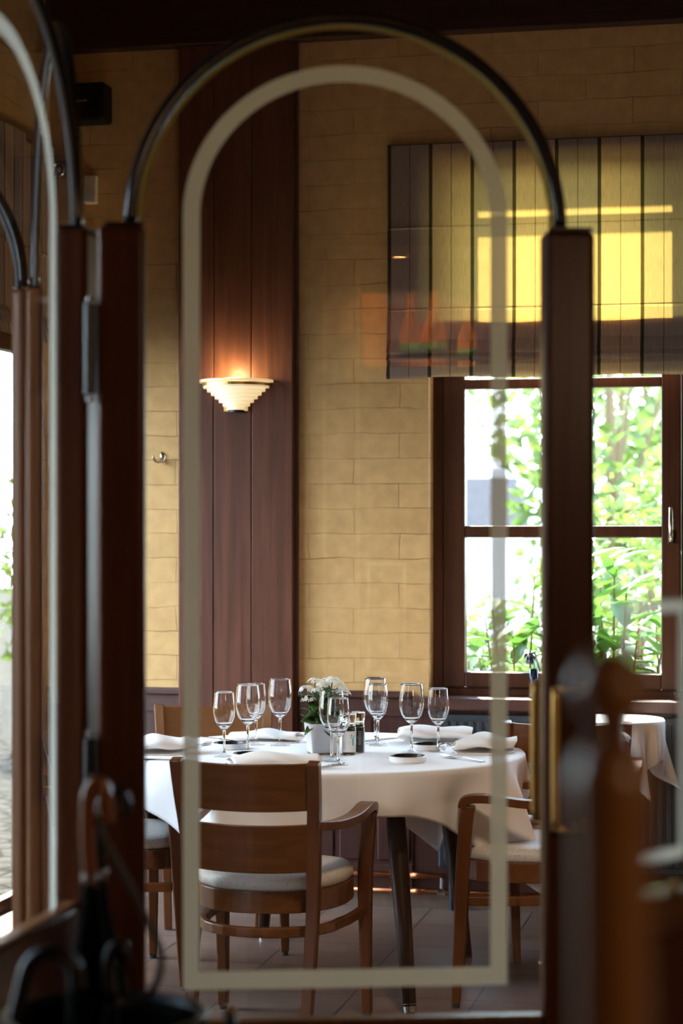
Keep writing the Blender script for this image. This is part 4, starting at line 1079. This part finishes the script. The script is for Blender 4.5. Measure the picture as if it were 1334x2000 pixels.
obj('wrist_strap', bm, 'strap', u1_, smooth=True)
umbrella([PX(196, 1700, 2.9), PX(196, 1620, 2.9), PX(198, 1572, 2.9), PX(212, 1546, 2.9), PX(236, 1550, 2.9), PX(247, 1572, 2.9), PX(245, 1588, 2.9)], 0.0085, 0.03, 'black', 'black umbrella whose black crook curls behind the wooden handle', foot=PX(215, 0, 2.86))
umbrella([PX(215, 1940, 2.74), PX(212, 1885, 2.74), PX(220, 1855, 2.74), PX(236, 1848, 2.74), PX(247, 1862, 2.74), PX(246, 1885, 2.74)], 0.0085, 0.03, 'black', 'short black umbrella with low crook under the wooden handle', foot=PX(212, 0, 2.78), rc=0.03, collar=False)
umbrella([PX(30, 1990, 2.55), PX(44, 1930, 2.55), PX(58, 1884, 2.55), PX(86, 1862, 2.55), PX(122, 1866, 2.55), PX(147, 1892, 2.55), PX(150, 1930, 2.55)], 0.0105, 0.006, 'black', 'black umbrella with wide black crook leaning beside the stand', foot=PX(0, 0, 2.55), collar=False, rc=0.03)
wk = P(450, 1962, 2.75)
ws = thing('walking_stick', (wk.x, wk.y, 0), 'thin dark walking stick with shiny tip beside the stand', 'walking stick')
bm = BM(); tube(bm, [(0, 0, 0.0), (0, 0, wk.z-0.012)], 0.008, 12); obj('shaft', bm, 'black', ws, smooth=True)
bm = BM(); lathe(bm, [(0, wk.z-0.013), (0.009, wk.z-0.013), (0.009, wk.z-0.003), (0.005, wk.z), (0, wk.z)], 16); obj('knob', bm, 'nickel', ws, smooth=True)

# low glazed panel beyond the coat stand
L0, L1 = P(1205, 0, 2.15), P(1340, 0, 2.25)
dl = L1-L0; lw = math.hypot(dl.x, dl.y)
gp = thing('glazed_panel', (L0.x, L0.y, 0), 'low narrow glazed panel with frosted rectangle beside the coat stand', 'glass panel', math.atan2(dl.y, dl.x))
zA, zB, zC_ = P(0, 1150, 2.2).z, P(0, 1700, 2.2).z, P(0, 1745, 2.2).z
bm = BM(); box(bm, 0, lw, -0.003, 0.003, zB-0.02, zA); obj('glass_sheet', bm, 'pane', gp)
bm = BM()
zf0, zf1, tW = P(0, 1683, 2.2).z, P(0, 1175, 2.2).z, 0.011
for a, b, c, d in ((0.006, lw-0.006, zf1-tW, zf1), (0.006, lw-0.006, zf0, zf0+tW), (0.006, 0.006+tW, zf0+tW, zf1-tW), (lw-0.006-tW, lw-0.006, zf0+tW, zf1-tW)): bm.faces.new([bm.verts.new(v) for v in ((a, -0.0036, c), (b, -0.0036, c), (b, -0.0036, d), (a, -0.0036, d))])
obj('frosted_border', bm, 'frost', gp)
bm = BM(); box(bm, -0.0, lw, -0.02, 0.02, zC_-0.04, zC_); obj('top_rail', bm, 'chair', gp, bevel=0.005)
bm = BM(); box(bm, -0.0, lw, -0.012, 0.012, 0.0, zC_-0.04); obj('lower_board', bm, 'door', gp, bevel=0.004)
for x in (0.02, lw-0.03):
    bm = BM(); box(bm, x, x+0.01, -0.004, 0.004, zC_, zB-0.018); obj('clamp', bm, 'brass', gp)

# ------------------------------------------------------------------ bar shelf behind the viewer, mirrored faintly in the glass door
nrm = Vector((-math.sin(ra), math.cos(ra), 0))
def MIR(px, py, d):            # the place whose mirror image in the door stands at this point
    v = P(px, py, d); return v-nrm*(2*(v-Vector((A0.x, A0.y, v.z))).dot(nrm))
BD = 8.1
pa_, pb_ = MIR(690, 722, BD), MIR(960, 722, BD)
dirb = (pb_-pa_); dirb.z = 0; Lb_ = dirb.length; rotb = math.atan2(dirb.y, dirb.x)
zs_ = pa_.z; zc_ = MIR(780, 498, BD).z
# x of this unit runs from the first bottle end; +y or -y faces the room
face = 1 if (Matrix.Rotation(rotb, 3, 'Z') @ Vector((0, 1, 0))).y > 0 else -1
bar_ = thing('bar_shelf', (pa_.x, pa_.y, zs_), 'dark bar shelf with canopy mirrored faintly in the glass door', 'shelf', rotb)
bm = BM(); box(bm, -0.1, Lb_+0.1, -0.16, 0.16, -0.035, -0.001); obj('shelf_board', bm, 'wain', bar_)
bm = BM(); box(bm, -0.1, Lb_+0.1, -face*0.19-0.015, -face*0.19+0.015, -0.035, zc_-zs_+0.04); obj('back_panel', bm, 'wain', bar_)
bm = BM(); box(bm, -0.1, Lb_+0.1, -0.20, 0.22, zc_-zs_+0.005, zc_-zs_+0.04); obj('canopy', bm, 'wain', bar_)
for x in (-0.1, Lb_+0.08):
    bm = BM(); box(bm, x, x+0.02, -0.16, 0.16, -zs_, -0.035); obj('upright', bm, 'wain', bar_)
def bottle(px, k, label, h):
    q = MIR(px, 722, BD)
    b = thing('wine_bottle', (q.x, q.y, zs_), label, 'bottle', 0, 'bottles on the bar shelf')
    bm = BM(); lathe(bm, [(0, 0), (0.038*k, 0), (0.040*k, 0.01), (0.040*k, h*0.42), (0.034*k, h*0.56), (0.016, h*0.76), (0.0135, h*0.97), (0.015, h*0.97), (0.015, h), (0, h)], 28); obj('bottle_body', bm, 'amberglaze', b, smooth=True)
    bm = BM(); lathe(bm, [(0.0405*k, h*0.14), (0.0408*k, h*0.14), (0.0408*k, h*0.34), (0.0405*k, h*0.34)], 28); obj('bottle_label', bm, 'kleaf', b, smooth=True)
bottle(802, 1.1, 'amber bottle mirrored in the glass door before the blind edge', 0.30)
bottle(848, 1.3, 'second amber bottle mirrored beside the first one', 0.31)
bottle(912, 1.0, 'shorter amber bottle mirrored close to the frosted line', 0.24)
q = MIR(730, 715, BD)
fr_ = thing('serving_board', (q.x, q.y, zs_), 'orange lit rounded wooden board mirrored in the glass door', 'board', rotb)
bm = BM(); box(bm, -0.048, 0.048, -0.012, 0.012, 0, 0.30); obj('board_face', bm, 'amberglaze', fr_, bevel=0.011, segs=3)
q = MIR(781, 503, BD)
dl_ = thing('canopy_downlight', (q.x, q.y, zc_-0.006), 'small round downlight mirrored in the glass door above the bottles', 'downlight')
bm = BM(); lathe(bm, [(0, 0.0), (0.028, 0.0), (0.028, 0.01), (0, 0.01)], 24); obj('lamp_disc', bm, 'bulb', dl_)
bm = BM(); lathe(bm, [(0.029, -0.004), (0.040, -0.004), (0.040, 0.010), (0.029, 0.010), (0.029, -0.004)], 24); obj('trim_ring', bm, 'brass', dl_)
for px in (740, 800, 870):
    q = MIR(px, 540, BD); sd = bpy.data.lights.new('bar_spot', 'SPOT'); sd.energy = 45; sd.color = (1.0, 0.62, 0.30); sd.spot_size = math.radians(110); sd.shadow_soft_size = 0.02
    so_ = bpy.data.objects.new('bar_spot', sd); COL.objects.link(so_); so_.location = (q.x, q.y+0.13, zc_-0.03); so_.rotation_euler = (math.radians(-18), 0, 0)
fd = bpy.data.lights.new('warm_fill_spot', 'SPOT'); fd.energy = 150; fd.color = (1.0, 0.76, 0.52); fd.spot_size = math.radians(62); fd.spot_blend = 0.8; fd.shadow_soft_size = 0.2  # added fill light warming cloth front and chair backs, no fixture
fo_ = bpy.data.objects.new('warm_fill_spot', fd); COL.objects.link(fo_); fo_.location = (0.35, 4.3, 3.2)
fo_.rotation_euler = (fo_.location-Vector((0.0, 6.7, 0.6))).to_track_quat('Z', 'Y').to_euler()
wd_ = bpy.data.lights.new('warm_fill_point', 'POINT'); wd_.energy = 42; wd_.color = (1.0, 0.70, 0.42); wd_.shadow_soft_size = 0.12  # added warm fill for the near things, no fixture behind it
wl_ = bpy.data.objects.new('warm_fill_point', wd_); COL.objects.link(wl_); wl_.location = (1.9, -0.6, 2.2)
for px, y0, y1 in ((634, 515, 800), (700, 495, 1040)):
    q0, q1 = MIR(px, y1, BD), MIR(px, y0, BD)
    bp_ = thing('brass_pole', (q0.x, q0.y, 0), 'thin upright brass pole mirrored in the glass door, %s' % ('shorter one before bare wall' if px < 650 else 'longer one nearer the blind'), 'pole', 0, 'brass poles by the bar')
    bm = BM(); tube(bm, [(0, 0, 0), (0, 0, q1.z)], 0.008, 12); obj('pole_tube', bm, 'brass', bp_, smooth=True)
    bm = BM(); lathe(bm, [(0, q1.z), (0.012, q1.z+0.004), (0.012, q1.z+0.016), (0, q1.z+0.022)], 16); obj('pole_knob', bm, 'brass', bp_, smooth=True)

# ------------------------------------------------------------------ outside
GZ = -0.25
bm = BM(); box(bm, -6, 12, 0.32, 45, GZ-0.1, GZ)
structure('ground_garden', bm, 'gravel', 'pale sunlit gravel yard outside the window', 'ground', RO, -T)
bm = BM(); box(bm, -40, ULEFT-SIDE_WALL-0.005, -14, 45, -0.2, -0.06)
structure('ground_street', bm, 'cobble', 'cobbled street outside the terrace door', 'street', RO, -T)
def laurel(u, v, nstem, h, seed, label):
    r = random.Random(seed); e = thing('laurel_shrub', W(u, v, GZ), label, 'shrub', r.uniform(0, 6), 'laurel shrubs close outside the window')
    bs, bl_ = BM(), BM()
    for k in range(nstem):
        a = r.uniform(0, 2*PI); sp_ = r.uniform(0.05, 0.45); hh = h*r.uniform(0.65, 1.0)
        p = smoothpath([(0.08*math.cos(a), 0.08*math.sin(a), 0), (sp_*0.6*math.cos(a), sp_*0.6*math.sin(a), hh*0.6), (sp_*math.cos(a), sp_*math.sin(a), hh)], 6)
        tube(bs, p, [0.008*(1-0.6*i/len(p)) for i in range(len(p))], 6)
        for q in range(15):
            t = 0.25+0.75*q/14; c = p[min(len(p)-1, int(t*(len(p)-1)))]
            aa = q*2.4+r.uniform(-0.3, 0.3); el = r.uniform(0.1, 0.9)
            leaf(bl_, c, (math.cos(aa)*math.cos(el), math.sin(aa)*math.cos(el), math.sin(el)), r.uniform(0.15, 0.25), r.uniform(0.028, 0.042), (0, 0, 1), r.uniform(0.05, 0.35), 5, 1, 0.35)
    obj('stems', bs, 'bark', e, smooth=True); obj('foliage', bl_, 'laurel', e, smooth=True)
q = 0
for px, v, n_, h, lab in ((915, 0.95, 7, 1.22, 'low laurel shrub at the hinge side of the window, fewest tall shoots'), (1020, 0.85, 12, 1.55, 'tall laurel shrub behind the frosted line and vase'),
                     (1110, 1.0, 10, 1.45, 'laurel shrub mostly hidden by the handle stile'), (1195, 0.85, 14, 1.62, 'bushy laurel shrub between the handle stile and window lever'), (1310, 1.1, 10, 1.45, 'laurel shrub behind the window lever handle')):
    q += 1; u_ = R(px, 0, v)[0]; laurel(u_, v, n_, h, 20+q, lab)
def cards(bm, r, n, fn, s0, s1):
    for k in range(n):
        p = fn(r); a = r.uniform(0, 2*PI); el = r.uniform(-0.8, 0.9); L = r.uniform(s0, s1)
        d = Vector((math.cos(a)*math.cos(el), math.sin(a)*math.cos(el), math.sin(el))); s = d.orthogonal().normalized(); s = Matrix.Rotation(r.uniform(0, 6), 3, d) @ s
        n_ = d.cross(s)*L*0.12
        vv = [bm.verts.new(p), bm.verts.new(p+d*L*0.5+s*L*0.28+n_), bm.verts.new(p+d*L), bm.verts.new(p+d*L*0.5-s*L*0.28+n_)]
        bm.faces.new(vv[:3]); bm.faces.new((vv[0], vv[2], vv[3]))
def bush(name, u, v, ru, rv, h, n, seed, label, cat, trunk=0.0, s0=0.08, s1=0.16, group=None, base=None):
    r = random.Random(seed); e = thing(name, W(u, v, GZ if base is None else base), label, cat, -T, group)
    def f(r):
        while True:
            x, y, z = r.uniform(-1, 1), r.uniform(-1, 1), r.uniform(-1, 1); q = x*x+y*y+z*z
            if 0.3 < q < 1: return Vector((x*ru, y*rv, trunk+h/2+z*h/2))
    bm = BM(); cards(bm, r, n, f, s0, s1); obj('foliage', bm, 'hedge', e)
    bm = BM(); tube(bm, [(0, 0, 0), (0.03, 0, trunk+h*0.3), (-0.02, 0.02, trunk+h*0.6)], [0.05+0.04*trunk, 0.04+0.02*trunk, 0.02], 8)
    for k in range(5):
        a = k*1.26; tube(bm, [(0, 0, trunk*0.8+h*0.15), (ru*0.4*math.cos(a), rv*0.4*math.sin(a), trunk+h*0.45), (ru*0.7*math.cos(a), rv*0.7*math.sin(a), trunk+h*0.65)], [0.03, 0.02, 0.008], 6)
    obj('branches', bm, 'bark', e)
for k, (px, v, ru, rv, h, n_, lab) in enumerate(((930, 3.2, 0.42, 0.42, 1.35, 700, 'rounded garden bush in front of the parked white van'), (1085, 4.6, 0.45, 0.42, 1.6, 700, 'garden bush behind the handle stile'), (1225, 3.2, 0.42, 0.42, 2.1, 900, 'tall airy garden bush beside the window lever'),
                                           (1340, 4.6, 0.45, 0.42, 2.4, 900, 'garden bush at the far end of the window'))):
    bush('garden_bush', R(px, 0, v)[0], v, ru, rv, h, n_, 40+k, lab, 'bush', 0.0, 0.06, 0.12, 'garden bushes across the gravel')
for k, (px, v, ru, h, tr, n_, lab) in enumerate(((1190, 9, 1.0, 4.2, 0.9, 1500, 'young tree behind the airy bush'), (1310, 11.6, 1.0, 5.2, 1.2, 1500, 'leafy tree above the window lever, farther off'), (1130, 18, 1.6, 4.0, 1.9, 1200, 'distant tree rising past the end of the white van'))):
    bush('garden_tree', R(px, 0, v)[0], v, ru, ru, h, n_, 60+k, lab, 'tree', tr, 0.12, 0.24, 'trees beyond the gravel yard')
# parked van
vU = R(1075, 0, 13.5)[0]
van = thing('parked_van', W(vU-4.2, 13.5, GZ), 'white van with dark windows parked beyond the bushes', 'van', -T)
body = [(0, 0.35), (4.5, 0.35), (4.6, 0.9), (4.5, 1.25), (4.15, 1.75), (3.9, 2.42), (0.1, 2.45), (0, 1.8)]
bm = BM(); prism(bm, body, 0.0, 1.9); obj('body', bm, 'vanwhite', van, bevel=0.06)
for a, b in ((0.3, 1.5), (1.6, 2.7), (2.8, 3.85)):
    bm = BM(); prism(bm, [(a, 1.72), (b+(0.15 if b > 3 else 0), 1.72), (b, 2.30), (a, 2.30)], -0.02, 0.02); obj('side_window', bm, 'vanglass', van)
for x in (0.9, 3.7):
    bm = BM(); tube(bm, [(x, -0.02, 0.33), (x, 0.2, 0.33)], 0.33, 28); wl = obj('wheel', bm, 'rubber', van)
    bm = BM(); tube(bm, [(x, -0.03, 0.33), (x, -0.01, 0.33)], 0.2, 20); obj('hubcap', bm, 'steel', wl)
bm = BM(); box(bm, ULEFT-0.2, 4.6, 0.171, 0.62, 3.46, 3.56)  # unseen overhang added to cut sky light on the upper blind
structure('added_eave', bm, 'beam', 'added overhang outside shading the blind from sky light', 'eave', RO, -T)
bm = BM(); box(bm, -7.5, -1.63, 0.02, 0.20, -0.1, 8.0)  # unseen wall added to stop sunbeams entering by the side wall
structure('wall_sunblock', bm, 'brick', 'added brick wall keeping sun out of the side openings', 'wall', RO, -T)
# greenery across the street
bush('street_bush', -3.3, 6.2, 0.7, 0.6, 2.0, 900, 80, 'street side bush seen through the terrace door', 'bush', 0.2, 0.08, 0.16, None, -0.06)
